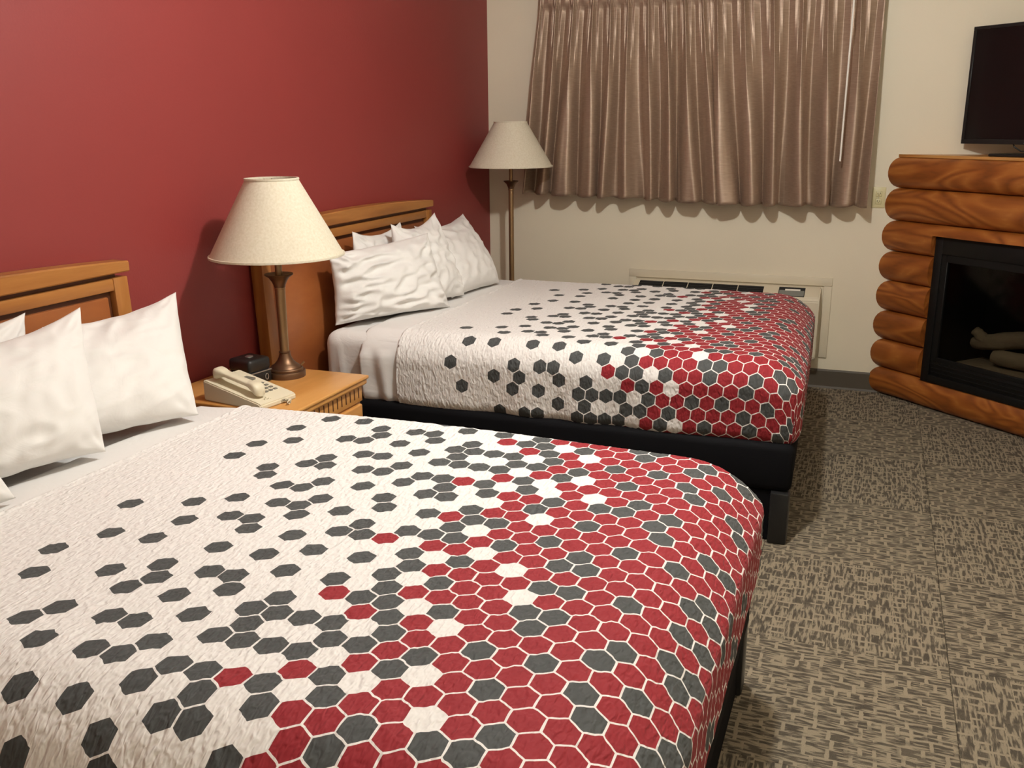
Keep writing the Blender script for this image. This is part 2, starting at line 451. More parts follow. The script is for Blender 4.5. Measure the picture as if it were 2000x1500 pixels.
# carpet tiles, quarter-turned one against the next
TS = 0.602
TX0, TY0 = 2.670, 2.562
bm = bmesh.new(); add_box(bm, (-TS / 2 + 0.0006, -TS / 2 + 0.0006, -0.006), (TS / 2 - 0.0006, TS / 2 - 0.0006, 0.0), 0.0016, 1)
tile_me = None
def clip(v, lo, hi): return max(lo, min(hi, v))
for i in range(-5, 2):
    for j in range(-10, 3):
        x0, x1 = TX0 + i * TS, TX0 + (i + 1) * TS
        y0, y1 = TY0 + (j - 0) * TS, TY0 + (j + 1) * TS
        cx0, cx1, cy0, cy1 = max(x0, 0), min(x1, XR), max(y0, YF), min(y1, D)
        if cx1 - cx0 < 0.01 or cy1 - cy0 < 0.01: continue
        lines = (i + j) % 2 == 0          # tile left of the long seam (i = -1), rows counted down from TY0 (j = -1): streaks run with y
        cx, cy = (x0 + x1) / 2, (y0 + y1) / 2
        full = (cx1 - cx0 > TS - 1e-3) and (cy1 - cy0 > TS - 1e-3)
        if full and tile_me is not None:
            o = bpy.data.objects.new('carpet_tile', tile_me); COL.objects.link(o); o.parent = floor
        elif full:
            o = bm_obj('carpet_tile', bm, MAT['carpet'], floor); tile_me = o.data
        else:
            b2 = bmesh.new()
            lo = Vector((cx0 - cx + 0.0006, cy0 - cy + 0.0006, -0.006)); hi = Vector((cx1 - cx - 0.0006, cy1 - cy - 0.0006, 0.0))
            if lines:   # local frame is turned by +90 degrees
                l2 = Vector((lo.y, -hi.x, lo.z)); h2 = Vector((hi.y, -lo.x, hi.z)); lo, hi = l2, h2
            add_box(b2, lo, hi)
            o = bm_obj('carpet_tile', b2, MAT['carpet'], floor)
        o.location = (cx, cy, 0)
        o.rotation_euler = (0, 0, PI / 2 if lines else 0)

# ceiling light above the frame, and an added fixture for the fill light
def ceiling_fixture(loc, label):
    t = thing('ceiling_light', label, 'light', (loc[0], loc[1], ZC))
    lathe('canopy', [(0.001, 0), (0.16, 0), (0.16, -0.012), (0.13, -0.025), (0.001, -0.025)], MAT['fixture'], t, 36, close=False)
ceiling_fixture(LIGHT_A, 'round white ceiling light above the foot of the nearer bed')
ceiling_fixture(LIGHT_FILL, 'round white fixture added for the fill light behind the camera')

# ------------------------------------------------------------------ hexagon print of the two bedspreads
# rows run along the bed, from row 26 down to row -4; 0 unknown, 1 grey, 2 red, 3 white
PRINT = [
    [0, 0, 0, 0, 0, 0, 0, 0, 0, 1, 0, 0, 0, 0, 1, 3, 1, 0, 0, 3, 2, 2, 2, 2, 2, 0, 0, 0],
    [0, 0, 1, 0, 1, 0, 0, 0, 0, 0, 1, 0, 1, 0, 1, 2, 2, 2, 2, 1, 1, 2, 2, 2, 1, 0, 0, 0],
    [0, 0, 0, 0, 0, 0, 1, 0, 1, 1, 0, 0, 0, 2, 1, 1, 3, 1, 2, 2, 1, 2, 2, 1, 2, 1, 0, 0],
    [0, 1, 0, 0, 0, 0, 1, 0, 0, 1, 0, 1, 0, 0, 2, 1, 2, 3, 2, 2, 2, 2, 1, 2, 2, 0, 0, 0],
    [0, 0, 0, 0, 0, 1, 1, 0, 1, 0, 0, 1, 1, 1, 1, 0, 1, 2, 2, 1, 2, 1, 2, 2, 1, 2, 0, 0],
    [0, 0, 1, 0, 0, 0, 0, 0, 0, 1, 0, 1, 0, 0, 1, 1, 2, 1, 2, 2, 2, 2, 1, 2, 2, 0, 0, 0],
    [0, 1, 0, 0, 0, 0, 0, 1, 1, 0, 0, 1, 1, 1, 1, 0, 2, 1, 3, 2, 1, 2, 2, 1, 2, 1, 0, 0],
    [0, 0, 0, 0, 0, 1, 0, 0, 0, 1, 0, 0, 0, 0, 2, 1, 3, 2, 2, 2, 2, 2, 2, 2, 2, 0, 0, 0],
    [0, 1, 0, 0, 0, 1, 1, 0, 1, 1, 0, 1, 1, 2, 1, 0, 1, 3, 2, 3, 2, 1, 2, 2, 2, 0, 0, 0],
    [0, 0, 0, 1, 0, 0, 0, 0, 0, 0, 1, 0, 1, 0, 1, 2, 2, 1, 2, 1, 1, 2, 1, 2, 0, 0, 0, 0],
    [0, 0, 0, 0, 1, 0, 0, 1, 0, 1, 0, 0, 1, 1, 0, 0, 2, 1, 2, 2, 2, 2, 1, 2, 2, 0, 0, 0],
    [0, 0, 0, 0, 0, 1, 1, 0, 0, 0, 1, 0, 0, 0, 1, 2, 2, 3, 2, 1, 2, 2, 1, 2, 1, 0, 0, 0],
    [0, 0, 0, 0, 0, 0, 0, 0, 1, 0, 0, 1, 0, 1, 2, 1, 1, 2, 0, 2, 2, 2, 2, 2, 2, 0, 0, 0],
    [0, 0, 0, 0, 1, 0, 1, 1, 0, 1, 0, 0, 0, 3, 1, 3, 0, 0, 1, 2, 2, 1, 2, 1, 0, 0, 0, 0],
    [0, 0, 0, 1, 0, 0, 0, 0, 1, 0, 0, 1, 0, 1, 1, 1, 2, 1, 0, 2, 1, 2, 2, 2, 2, 1, 0, 0],
    [1, 0, 0, 0, 0, 1, 1, 0, 0, 0, 1, 1, 2, 0, 2, 2, 3, 0, 0, 1, 1, 2, 2, 2, 1, 1, 0, 0],
    [0, 0, 0, 0, 1, 0, 0, 1, 0, 1, 0, 0, 0, 0, 1, 3, 1, 0, 3, 0, 2, 2, 2, 2, 2, 2, 0, 0],
    [0, 0, 0, 0, 0, 0, 0, 0, 0, 0, 1, 0, 1, 0, 1, 2, 0, 0, 0, 1, 1, 2, 1, 2, 1, 1, 0, 0],
    [0, 0, 1, 0, 1, 0, 0, 1, 0, 1, 0, 0, 0, 0, 1, 3, 1, 0, 0, 3, 0, 2, 2, 2, 2, 2, 0, 0],
    [0, 0, 0, 0, 0, 0, 0, 0, 0, 0, 1, 0, 1, 0, 1, 2, 0, 0, 0, 1, 1, 2, 2, 2, 1, 1, 0, 0],
    [0, 1, 0, 0, 0, 0, 1, 0, 1, 1, 0, 0, 0, 2, 1, 1, 3, 1, 0, 0, 1, 2, 2, 1, 2, 1, 0, 0],
    [0, 0, 0, 0, 1, 0, 1, 0, 0, 1, 0, 1, 0, 0, 2, 1, 0, 3, 0, 0, 0, 2, 1, 2, 2, 0, 0, 0],
    [0, 0, 1, 0, 0, 0, 1, 0, 1, 0, 0, 1, 1, 1, 1, 0, 1, 0, 0, 1, 0, 1, 2, 2, 1, 2, 0, 0],
    [0, 0, 0, 0, 0, 0, 0, 0, 0, 1, 0, 1, 3, 3, 1, 1, 2, 1, 0, 0, 0, 2, 1, 2, 2, 1, 0, 0],
    [0, 0, 0, 0, 0, 1, 0, 1, 1, 0, 0, 1, 1, 1, 1, 3, 2, 1, 3, 2, 1, 0, 2, 1, 2, 1, 0, 0],
    [0, 0, 0, 0, 1, 0, 0, 0, 0, 1, 0, 0, 0, 0, 2, 1, 3, 2, 2, 2, 2, 0, 2, 2, 0, 0, 0, 0],
    [0, 0, 0, 0, 0, 0, 1, 0, 1, 1, 0, 1, 1, 2, 1, 3, 1, 2, 2, 3, 2, 1, 2, 0, 0, 0, 0, 0],
    [0, 0, 0, 0, 0, 0, 0, 0, 0, 0, 1, 0, 1, 0, 1, 2, 2, 1, 2, 1, 1, 2, 0, 0, 0, 0, 0, 0],
    [0, 0, 0, 0, 0, 0, 0, 1, 0, 1, 0, 0, 1, 1, 0, 0, 2, 1, 2, 2, 0, 0, 0, 0, 0, 0, 0, 0],
    [0, 0, 0, 0, 0, 0, 0, 0, 0, 0, 1, 0, 0, 0, 1, 2, 0, 0, 0, 0, 0, 0, 0, 0, 0, 0, 0, 0],
    [0, 0, 0, 0, 0, 0, 0, 0, 1, 0, 0, 1, 0, 0, 0, 0, 0, 0, 0, 0, 0, 0, 0, 0, 0, 0, 0, 0],
]
def cell(u, v):
    """0 white, 1 grey, 2 red"""
    vv = int(v)
    while vv > 26: vv -= 20
    while vv < -4: vv += 18
    k = int(round(u - (-19 + (vv % 2) * 0.5)))
    c = PRINT[26 - vv][k] if 0 <= k < 28 else 0
    if c == 3: return 0
    if c == 0:
        if u <= -2.9: return 0
        if u > 6.4 and random.Random(int(u * 2) * 131 + int(v) * 977).random() < 0.24: return 1
        return 2
    return c

S3 = math.sqrt(3) / 2
BED1 = dict(a=.0592, ox=1.7927, oy=-.8632, r=.0496, x0=1.9312, Rf=.2743, yn=-.8877, Rn=.2163, yf=.4057, Rr=.08, kx=.026, ky=-.0181, tx=-.0032, h=.69, ty=-.0086, ax=.9342, sk=.0399, tilt=0.0, ym=-.25, hem=.380, turn=.86)
BED2 = dict(a=.0581, ox=1.7524, oy=1.1292, r=.0237, x0=1.9684, Rf=.2304, yn=1.5815, Rn=.126, yf=2.93, Rr=.07, kx=0, ky=0, tx=0, h=.6996, ty=0, ax=.9652, sk=.0856, tilt=.054, ym=2.2, hem=.392, turn=.95, fs=.035)

def bend(d, R, t1, r2):
    """cloth running d past the start of an edge -> (horizontal run, drop, slope angle)"""
    th = d / R
    if th <= t1: return R * math.sin(th), R * (1 - math.cos(th)), th
    a2 = min(t1 + (d - R * t1) / r2, PI / 2)
    return (R * math.sin(t1) + r2 * (math.sin(a2) - math.sin(t1)),
            R * (1 - math.cos(t1)) + r2 * (math.cos(t1) - math.cos(a2)) + max(0.0, d - R * t1 - r2 * (PI / 2 - t1)), a2)

def drape(B, X, Y, off=0.0):
    """flat cloth position (X, Y) -> point on the made-up bed; off pushes the cloth inwards"""
    sh = B.get('fs', 0.0) * (Y - B['yn'])      # the foot edge is not quite square to the wall
    X += sh
    p = max(0.0, X - B['x0'])
    if Y < B['ym']:
        qd, sgn, Rs, ys = max(0.0, B['yn'] - Y), -1, B['Rn'], B['yn']
    else:
        qd, sgn, Rs, ys = max(0.0, Y - B['yf']), 1, B['Rr'], B['yf']
    d = max(p, qd)
    # foot: a long shallow curve that turns down quickly at the end; sides: a plain rounded edge
    hx, dx, nx_ = bend(p, B['Rf'], B['turn'], 0.035)
    hy, dy, ny_ = bend(qd, Rs, PI / 2, 0.035)
    x = min(X, B['x0']) + hx - off * math.sin(nx_)
    y = (ys if qd > 0 else Y) + sgn * (hy - off * math.sin(ny_))
    drop = dx + dy
    # round the plan of the corner; spare cloth gathers into a crease there
    rc = 0.10
    xm = B['x0'] + bend(9.0, B['Rf'], B['turn'], 0.035)[0] - off; yw = Rs - off
    ca, cb = (x - (xm - rc)) / rc, ((y - ys) * sgn - (yw - rc)) / rc
    if p > 0 and qd > 0 and ca > 0 and cb > 0:
        rr = math.hypot(ca, cb)
        if rr > 1:
            x = xm - rc + rc * ca / rr
            y = ys + sgn * (yw - rc + rc * cb / rr)
    if p > 0 and qd > 0:
        c, s = p / math.hypot(p, qd), qd / math.hypot(p, qd)
    else:
        c, s = (1.0, 0.0) if p > 0 else (0.0, 1.0)
    x -= sh
    z = B['h'] - off - drop
    if dy > 0.10 and B['tilt']: y -= sgn * B['tilt'] * (dy - 0.10)
    z -= B['kx'] * (x - 1.3) ** 2 + B['ky'] * (y - B['ym']) ** 2
    z += B['tx'] * (x - 1.3) + B['ty'] * (y - B['ym'])
    # hem tucked in under the mattress edge
    if z < B['hem'] + 0.03 and d > 0:
        k = (B['hem'] + 0.03 - z) / 0.06
        k2 = min(1.0, k)
        x -= 0.035 * k2 * k2 * c; y -= sgn * 0.035 * k2 * k2 * s
        z = max(z, B['hem'] - 0.012)
    return Vector((x, y, z))

def make_bedspread(B, label, xhead, seed):
    rnd = random.Random(seed)
    rings = [0.0, 0.35, 0.68, 0.932, 1.0]
    NS = 5
    verts, uvs, faces, mats, index = [], [], [], [], {}
    c, s = math.cos(B['r']), math.sin(B['r'])
    a = B['a']
    def flat(u, w):      # lattice -> flat cloth metres (u along the bed, w = row * S3)
        fx, fy = a * B['ax'] * u, a * w
        return B['ox'] + c * fx - s * fy + B['sk'] * fy, B['oy'] + s * fx + c * fy
    def vert(u, w):
        key = (round(u * 2000), round(w * 2000))
        if key in index: return index[key]
        X, Y = flat(u, w)
        X = max(X, xhead + 0.006 * math.sin(Y * 9 + seed) + 0.004 * math.sin(Y * 23))
        P = drape(B, X, Y)
        # puckers of the seersucker weave
        q = Vector((u * a * 85, w * a * 26, seed))
        n = noise.noise(q)
        e = 0.0016 * n
        P.z += e if Y > B['yn'] - 0.05 else 0.3 * e
        if Y < B['yn'] - 0.05: P.y -= e
        P.x += 0.0022 * noise.noise(q + Vector((31, 7, 5)))
        P.y += 0.0022 * noise.noise(q + Vector((3, 47, 15)))
        # slow unevenness
        P.z += 0.004 * noise.noise(Vector((X * 2.2, Y * 2.2, 3 + seed)))
        hd = X - xhead
        if hd < 0.02: P.z += 0.004 - 0.010 * (1 - hd / 0.02) ** 3
        # soft folds on the hanging parts
        dr = B['h'] - P.z
        if dr > 0.10:
            P.y += 0.007 * (min(dr, .3) - 0.1) / .2 * math.sin(X * 17 + 2 * math.sin(X * 5))
        index[key] = len(verts); verts.append(P); uvs.append((X, Y))
        return index[key]
    ymin, ymax = B['yn'] - 0.42, B['yf'] + 0.42
    v0 = int((ymin - B['oy']) / (a * S3)) - 4; v1 = int((ymax - B['oy']) / (a * S3)) + 4
    u0 = int((xhead - B['ox']) / (a * B['ax'])) - 3; u1 = int((B['x0'] + 0.52 - B['ox']) / (a * B['ax'])) + 2
    corners = [(0.5 * math.cos(PI / 6 + k * PI / 3) / S3, 0.5 * math.sin(PI / 6 + k * PI / 3) / S3) for k in range(6)]
    maxdrop = B['h'] - B['hem'] + 0.03
    def outside(X, Y):
        if X < xhead - 0.002: return True
        p = max(0, X + B.get('fs', 0.0) * (Y - B['yn']) - B['x0']); q = max(0, B['yn'] - Y, Y - B['yf'])
        Rs = B['Rn'] if Y < B['ym'] else B['Rr']
        return bend(p, B['Rf'], B['turn'], 0.035)[1] + bend(q, Rs, PI / 2, 0.035)[1] > maxdrop
    for v in range(v0, v1 + 1):
        for k in range(u0, u1 + 1):
            u = k + (v % 2) * 0.5; w = v * S3
            if all(outside(*flat(u + cx, w + cy)) for cx, cy in corners): continue
            col = cell(u, v)
            border = []
            for m in range(6):
                A, Bc = corners[m], corners[(m + 1) % 6]
                for t in range(NS):
                    f = t / NS
                    border.append((A[0] + (Bc[0] - A[0]) * f, A[1] + (Bc[1] - A[1]) * f))
            n = len(border)
            ids = [[vert(u, w)] * n]
            for rr in rings[1:]:
                ids.append([vert(u + bx * rr, w + by * rr) for bx, by in border])
            for ri in range(1, len(rings)):
                mt = 0 if ri == len(rings) - 1 else col
                A, Bq = ids[ri - 1], ids[ri]
                for t in range(n):
                    t2 = (t + 1) % n
                    f = (A[t], Bq[t], Bq[t2]) if ri == 1 else (A[t], Bq[t], Bq[t2], A[t2])
                    if len(set(f)) >= 3: faces.append(f); mats.append(mt)
    me = bpy.data.meshes.new('bedspread')
    me.from_pydata([tuple(v) for v in verts], [], faces)
    me.polygons.foreach_set('material_index', mats)
    me.polygons.foreach_set('use_smooth', [True] * len(faces))
    uvl = me.uv_layers.new(name='fabric')
    li = np.empty(len(me.loops), dtype=np.int32); me.loops.foreach_get('vertex_index', li)
    uvl.data.foreach_set('uv', np.array(uvs, dtype=np.float32)[li].ravel())
    me.update()
    o = finish('bedspread', me, [MAT['white_quilt'], MAT['grey_quilt'], MAT['red_quilt']])
    return props(o, label, 'bedspread', 'bedspreads with a hexagon print')

make_bedspread(BED1, 'white bedspread with red and grey hexagons on the nearer bed', 0.500, 1)
make_bedspread(BED2, 'white bedspread with red and grey hexagons on the bed by the window', 0.505, 2)

def make_sheet(B, label, xa, xb, seed):
    nx, ny = 30, 150
    verts, faces = [], []
    y0, y1 = B['yn'] - 0.40, B['yf'] + 0.36
    for i in range(nx + 1):
        for j in range(ny + 1):
            Y = y0 + (y1 - y0) * j / ny
            wav = 0.020 * noise.noise(Vector((Y * 3, seed, 0))) + 0.05 * max(0, (B['yn'] + 0.1 - Y)) * (1 if seed == 2 else .3)
            X = xa + wav + (xb - xa - wav) * i / nx
            P = drape(B, X, Y, 0.013)
            cover = 1.0 if X < 0.50 else max(0.0, 1 - (X - 0.50) / 0.03)
            n = noise.noise(Vector((X * 7 + Y * 2.5, Y * 2.2 - X * 2, seed * 5)))
            side = P.z < B['h'] - 0.10
            amp = 0.009 * cover
            if side:
                P.y -= amp * (math.sin(X * 60 + 3 * noise.noise(Vector((X * 9, Y * 4, seed)))) * 0.7 + n)
            else:
                P.z += 0.5 * amp * n
            # rolled fold at the head edge
            e = i / nx
            if e < 0.08: P.z -= 0.008 * (1 - e / 0.08) ** 2
            verts.append(P)
    for i in range(nx):
        for j in range(ny):
            a = i * (ny + 1) + j
            faces.append((a, a + 1, a + ny + 2, a + ny + 1))
    o = mesh_obj('top_sheet', verts, faces, MAT['sheet'], smooth=True)
    md = o.modifiers.new('thick', 'SOLIDIFY'); md.thickness = 0.004; md.offset = -1
    return props(o, label, 'sheet', 'white top sheets under the bedspreads')
make_sheet(BED1, 'white top sheet showing between the pillows and bedspread of the nearer bed', 0.33, 0.62, 1)
make_sheet(BED2, 'white top sheet draped below the pillows of the bed by the window', 0.31, 0.62, 2)

def make_bed(B, label, yn, yf, xe):
    t = thing('bed', label, 'bed', (1.1, (yn + yf) / 2, 0), 0, 'two queen beds with black bases')
    ym = (yn + yf) / 2; hy = (yf - yn) / 2
    L = lambda x, y, z: (x - 1.1, y - ym, z)
    # mattress under its fitted sheet, soft rounded corners, sheet puckered on the sides
    bm = bmesh.new()
    add_box(bm, L(0.130, yn + 0.048, 0.40), L(2.02, yf - 0.048, B['h'] - 0.024), 0.060, 5)
    bmesh.ops.subdivide_edges(bm, edges=[e for e in bm.edges if e.calc_length() > 0.3], cuts=120, use_grid_fill=True)
    for v in bm.verts:
        wz = v.co.z
        if abs(v.co.y) > hy - 0.06:
            k = max(0, min(1, (B['h'] - 0.08 - wz) / 0.08))
            v.co.y -= math.copysign((0.004 + 0.017 * abs(math.sin(v.co.x * 62 + 2.2 * math.sin(v.co.x * 19) + (v.co.z - 0.55) * 6)) ** 0.7) * k, v.co.y)
        wx = v.co.x + 1.1
        v.co.z -= (B['kx'] * (wx - 1.3) ** 2 + B['ky'] * (v.co.y + ym - B['ym']) ** 2) * (1 if wz > 0.6 else 0)
    bm_obj('mattress', bm, MAT['mattress'], t, auto=60)
    bm = bmesh.new()
    add_box(bm, L(0.125, yn + 0.018, 0.20), L(xe, yf - 0.018, 0.388), 0.028, 3)
    for v in bm.verts:
        if v.co.x > 0: v.co.x -= B.get('fs', 0.0) * (v.co.y + hy)
    bm_obj('box_spring', bm, MAT['black_cloth'], t, auto=50)
    bm = bmesh.new()
    add_box(bm, L(0.14, yn + 0.03, 0.0), L(xe - 0.02, yf - 0.03, 0.20), 0.004, 1)
    for v in bm.verts:
        if v.co.x > 0: v.co.x -= B.get('fs', 0.0) * (v.co.y + hy)
    bm_obj('bed_base', bm, MAT['black_cloth'], t)
    for sx, sy in ((xe - 0.075, yn + 0.0), (xe - 0.075, yf - 0.075), (0.13, yn + 0.0), (0.13, yf - 0.075)):
        if sx > 1: sx -= B.get('fs', 0.0) * (sy - yn)
        bm = bmesh.new(); add_box(bm, L(sx, sy, 0), L(sx + 0.07, sy + 0.075, 0.205), 0.008, 2)
        leg = bm_obj('leg', bm, MAT['black_plastic'], t, auto=40)
    return t
make_bed(BED1, 'nearer queen bed with white mattress on a black base', -1.085, 0.475, 2.125)
make_bed(BED2, 'queen bed by the window with white mattress on a black base', 1.436, 2.985, 2.150)

# ------------------------------------------------------------------ headboards
def make_headboard(ya, yb, label, dz):
    t = thing('headboard', label, 'headboard', (0.004, (ya + yb) / 2, 0), 0, 'wooden headboards on the red wall')
    h = (yb - ya) / 2
    def bx(name, lo, hi, mat, bev=0.004):
        o = box(name, lo, hi, mat, t, bev, 2); return o
    # cap rail with a gently arched top
    bm = bmesh.new()
    n = 24; rows = []
    for i in range(n + 1):
        y = -h - 0.004 + (2 * h + 0.008) * i / n
        zt_ = 1.150 + dz - 0.040 * y * y
        rows.append([bm.verts.new(c) for c in ((0.0, y, 1.090 + dz), (0.064, y, 1.090 + dz), (0.067, y, 1.094 + dz), (0.067, y, zt_ - 0.005), (0.063, y, zt_), (0.0, y, zt_))])
    for A, Bq in zip(rows[:-1], rows[1:]):
        for k in range(6): bm.faces.new((A[k], A[(k + 1) % 6], Bq[(k + 1) % 6], Bq[k]))
    bm.faces.new(rows[0]); bm.faces.new(rows[-1][::-1])
    bm_obj('cap_rail', bm, MAT['oak'], t, auto=30)
    bx('recess_rail', (0.004, -h + 0.012, 1.060 + dz), (0.040, h - 0.035, 1.095 + dz), MAT['groove'], 0.0)
    # lower part leans away from the wall towards the bed
    def lean(o):
        for v in o.data.vertices:
            v.co.x += (1.09 - v.co.z) * 0.035
        return o
    lean(bx('top_rail', (0.002, -h + 0.060, 1.034 + dz), (0.055, h - 0.060, 1.074 + dz), MAT['oak']))
    for s in (-1, 1):
        y0, y1 = (-h, -h + 0.062) if s < 0 else (h - 0.062, h)
        lean(bx('stile', (0.002, y0, 0.0), (0.058, y1, 1.075 + dz), MAT['oak_up']))
    # stepped groove round the panel, then the panel itself
    lean(bx('panel_surround', (0.004, -h + 0.060, 0.30), (0.034, h - 0.060, 1.040 + dz), MAT['groove'], 0.0))
    lean(bx('panel', (0.010, -h + 0.078, 0.32), (0.042, h - 0.078, 1.016 + dz), MAT['cherry'], 0.006))
    return t
make_headboard(-1.12, 0.461, 'oak framed headboard behind the nearer bed at the left edge', -0.004)
make_headboard(1.185, 2.765, 'oak framed headboard behind the bed by the window', 0.018)

# ------------------------------------------------------------------ pillows
def make_pillow(BL, BR, TR, TL, T, label, seed, group, wr=1.0, sag=0.0):
    BL, BR, TR, TL = map(Vector, (BL, BR, TR, TL))
    n = ((BR - BL).cross(TL - BL)).normalized()
    nu, nv = 72, 54
    verts, faces = [], []
    so = Vector((seed * 13.7, seed * 3.1, seed * 7.9))
    def pos(u, v, sd):
        e = 0.055
        uu = u * (1 - e * (1 - v * v) - 0.010 * noise.noise(Vector((v * 4, seed, 1))))
        vv = v * (1 - e * (1 - u * u) - 0.012 * noise.noise(Vector((u * 4, seed, 9))))
        a, b = (uu + 1) / 2, (vv + 1) / 2
        P = (BL * (1 - a) + BR * a) * (1 - b) + (TL * (1 - a) + TR * a) * b
        th = T * max(0, 1 - abs(u) ** 2.6) ** 0.55 * max(0, 1 - abs(v) ** 2.6) ** 0.55
        th *= 1.0 - 0.22 * v + 0.10 * noise.noise(Vector((u * 1.3, v * 1.3, seed)))
        w = 0.0
        q = Vector((u * 1.5, v * 1.1, 0)) + so
        # long soft creases plus gathers running into the corners
        d1 = noise.noise(Vector((u * 1.6 + v * 2.4, v * 3.0 - u * 1.4, seed)))
        w += (1 - abs(d1) * 2.6) * 0.010 * wr
        d2 = noise.noise(Vector((u * 5 - v * 1.5, u * 1.0 + v * 2.2, seed + 20)))
        w += d2 * 0.008 * wr
        cr = (abs(u) * abs(v)) ** 2.0
        ang = math.atan2(abs(v) - 1.25, abs(u) - 1.25)
        w += cr * 0.010 * math.sin(ang * 22 + seed) * wr
        edge = min(1, (1 - abs(u)) * 6) * min(1, (1 - abs(v)) * 6)
        P = P + n * sd * (th + w * edge)
        P.z -= sag * (1 - u * u) * max(0, v)
        return P
    grids = []
    for sd in (1, -1):
        g = []
        for i in range(nu + 1):
            row = []
            for j in range(nv + 1):
                u, v = -math.cos(PI * i / nu), -math.cos(PI * j / nv)
                u = 0.55 * u + 0.45 * (-1 + 2 * i / nu); v = 0.55 * v + 0.45 * (-1 + 2 * j / nv)
                if sd == -1 and (i in (0, nu) or j in (0, nv)):
                    row.append(grids[0][i][j]); continue
                row.append(len(verts)); verts.append(pos(u, v, sd))
            g.append(row)
        grids.append(g)
    for sd, g in zip((1, -1), grids):
        for i in range(nu):
            for j in range(nv):
                f = (g[i][j], g[i + 1][j], g[i + 1][j + 1], g[i][j + 1])
                faces.append(f if sd == 1 else f[::-1])
    o = mesh_obj('pillow', verts, faces, MAT['cotton'], smooth=True)
    return props(o, label, 'pillow', group)
G1, G2 = 'pillows on the nearer bed', 'pillows on the bed by the window'
make_pillow((.27, -.12, .684), (.455, .275, .686), (.165, .565, 1.005), (.115, .05, .985), .085,
            'white pillow leaning at the right end of the nearer headboard', 3, G1, 0.7, 0.02)
make_pillow((.325, -.43, .684), (.435, -.085, .686), (.235, .085, 1.045), (.165, -.44, 1.02), .085,
            'white front pillow on the nearer bed with a pointed upper right corner', 5, G1, 0.7, 0.03)
make_pillow((.20, -.66, .684), (.20, -.10, .684), (.105, .01, 1.035), (.105, -.62, 1.03), .07,
            'white pillow at the left, mostly hidden behind the front pillow of the nearer bed', 8, G1, 0.8, 0.02)
make_pillow((.47, -1.0, .684), (.475, -.415, .684), (.30, -.44, .98), (.26, -1.02, 1.0), .08,
            'white pillow at the left edge of the photo with only its lower corner showing', 11, G1, 0.8, 0.02)
make_pillow((.40, 2.27, .700), (.462, 2.765, .704), (.165, 2.955, 1.055), (.135, 2.40, 1.04), .085,
            'white pillow farthest right on the bed by the window, nearest the floor lamp', 14, G2, 0.9, 0.03)
make_pillow((.33, 1.90, .700), (.43, 2.36, .702), (.245, 2.42, 1.11), (.20, 2.03, 1.09), .075,
            'white pillow in the middle of the bed by the window with two raised corners', 17, G2, 1.2, 0.04)
make_pillow((.16, 1.74, .700), (.21, 2.30, .700), (.11, 2.30, 1.07), (.125, 1.80, 1.075), .05,
            'white pillow half hidden behind the crumpled one, against the window bed headboard', 20, G2, 1.2, 0.03)
make_pillow((.165, 1.545, .690), (.475, 2.085, .694), (.325, 2.17, 1.035), (.145, 1.555, 1.005), .085,
            'crumpled white pillow at the front left of the window bed, nearest the table lamp', 23, G2, 2.2, 0.0)

# ------------------------------------------------------------------ nightstand
NZ = 0.62
def make_nightstand():
    t = thing('nightstand', 'light oak nightstand between the two beds', 'nightstand', (0.30, 0.8225, 0))
    L = lambda x, y, z: (x - 0.30, y - 0.8225, z)
    y0, y1 = 0.56, 1.085
    bm = bmesh.new()
    add_box(bm, L(0.02, y0, NZ - 0.014), L(0.592, y1, NZ), 0.005, 3)
    add_box(bm, L(0.02, y0 + 0.006, NZ - 0.034), L(0.586, y1 - 0.006, NZ - 0.013), 0.006, 3)
    bm_obj('top', bm, MAT['night'], t, auto=40)
    box('body', L(0.03, y0 + 0.022, 0.05), L(0.560, y1 - 0.022, NZ - 0.033), MAT['night'], t, 0.003)
    # fluted apron under the top
    box('apron', L(0.558, y0 + 0.022, NZ - 0.098), L(0.570, y1 - 0.022, NZ - 0.033), MAT['night'], t, 0.002)
    bm = bmesh.new()
    n = 15
    for k in range(n):
        y = y0 + 0.05 + (y1 - y0 - 0.10) * k / (n - 1)
        add_box(bm, L(0.5685, y - 0.0028, NZ - 0.082), L(0.5712, y + 0.0028, NZ - 0.042))
    props(bm_obj('apron_flutes', bm, MAT['groove'], t), kind='stuff')
    for k, (za, zb) in enumerate(((0.30, NZ - 0.106), (0.08, 0.29))):
        d = box('drawer', L(0.556, y0 + 0.035, za), L(0.578, y1 - 0.035, zb), MAT['night'], t, 0.007, 3)
        for s in (-0.13, 0.13):
            bm = bmesh.new()
            z = (za + zb) / 2; y = 0.8225 + s
            add_tube(bm, [L(0.575, y - 0.04, z), L(0.597, y - 0.035, z - 0.01), L(0.600, y, z - 0.014), L(0.597, y + 0.035, z - 0.01), L(0.575, y + 0.04, z)], 0.004, 8)
            bm_obj('handle', bm, MAT['bronze'], d, auto=50)
    box('plinth', L(0.04, y0 + 0.03, 0), L(0.55, y1 - 0.03, 0.055), MAT['night'], t)
make_nightstand()

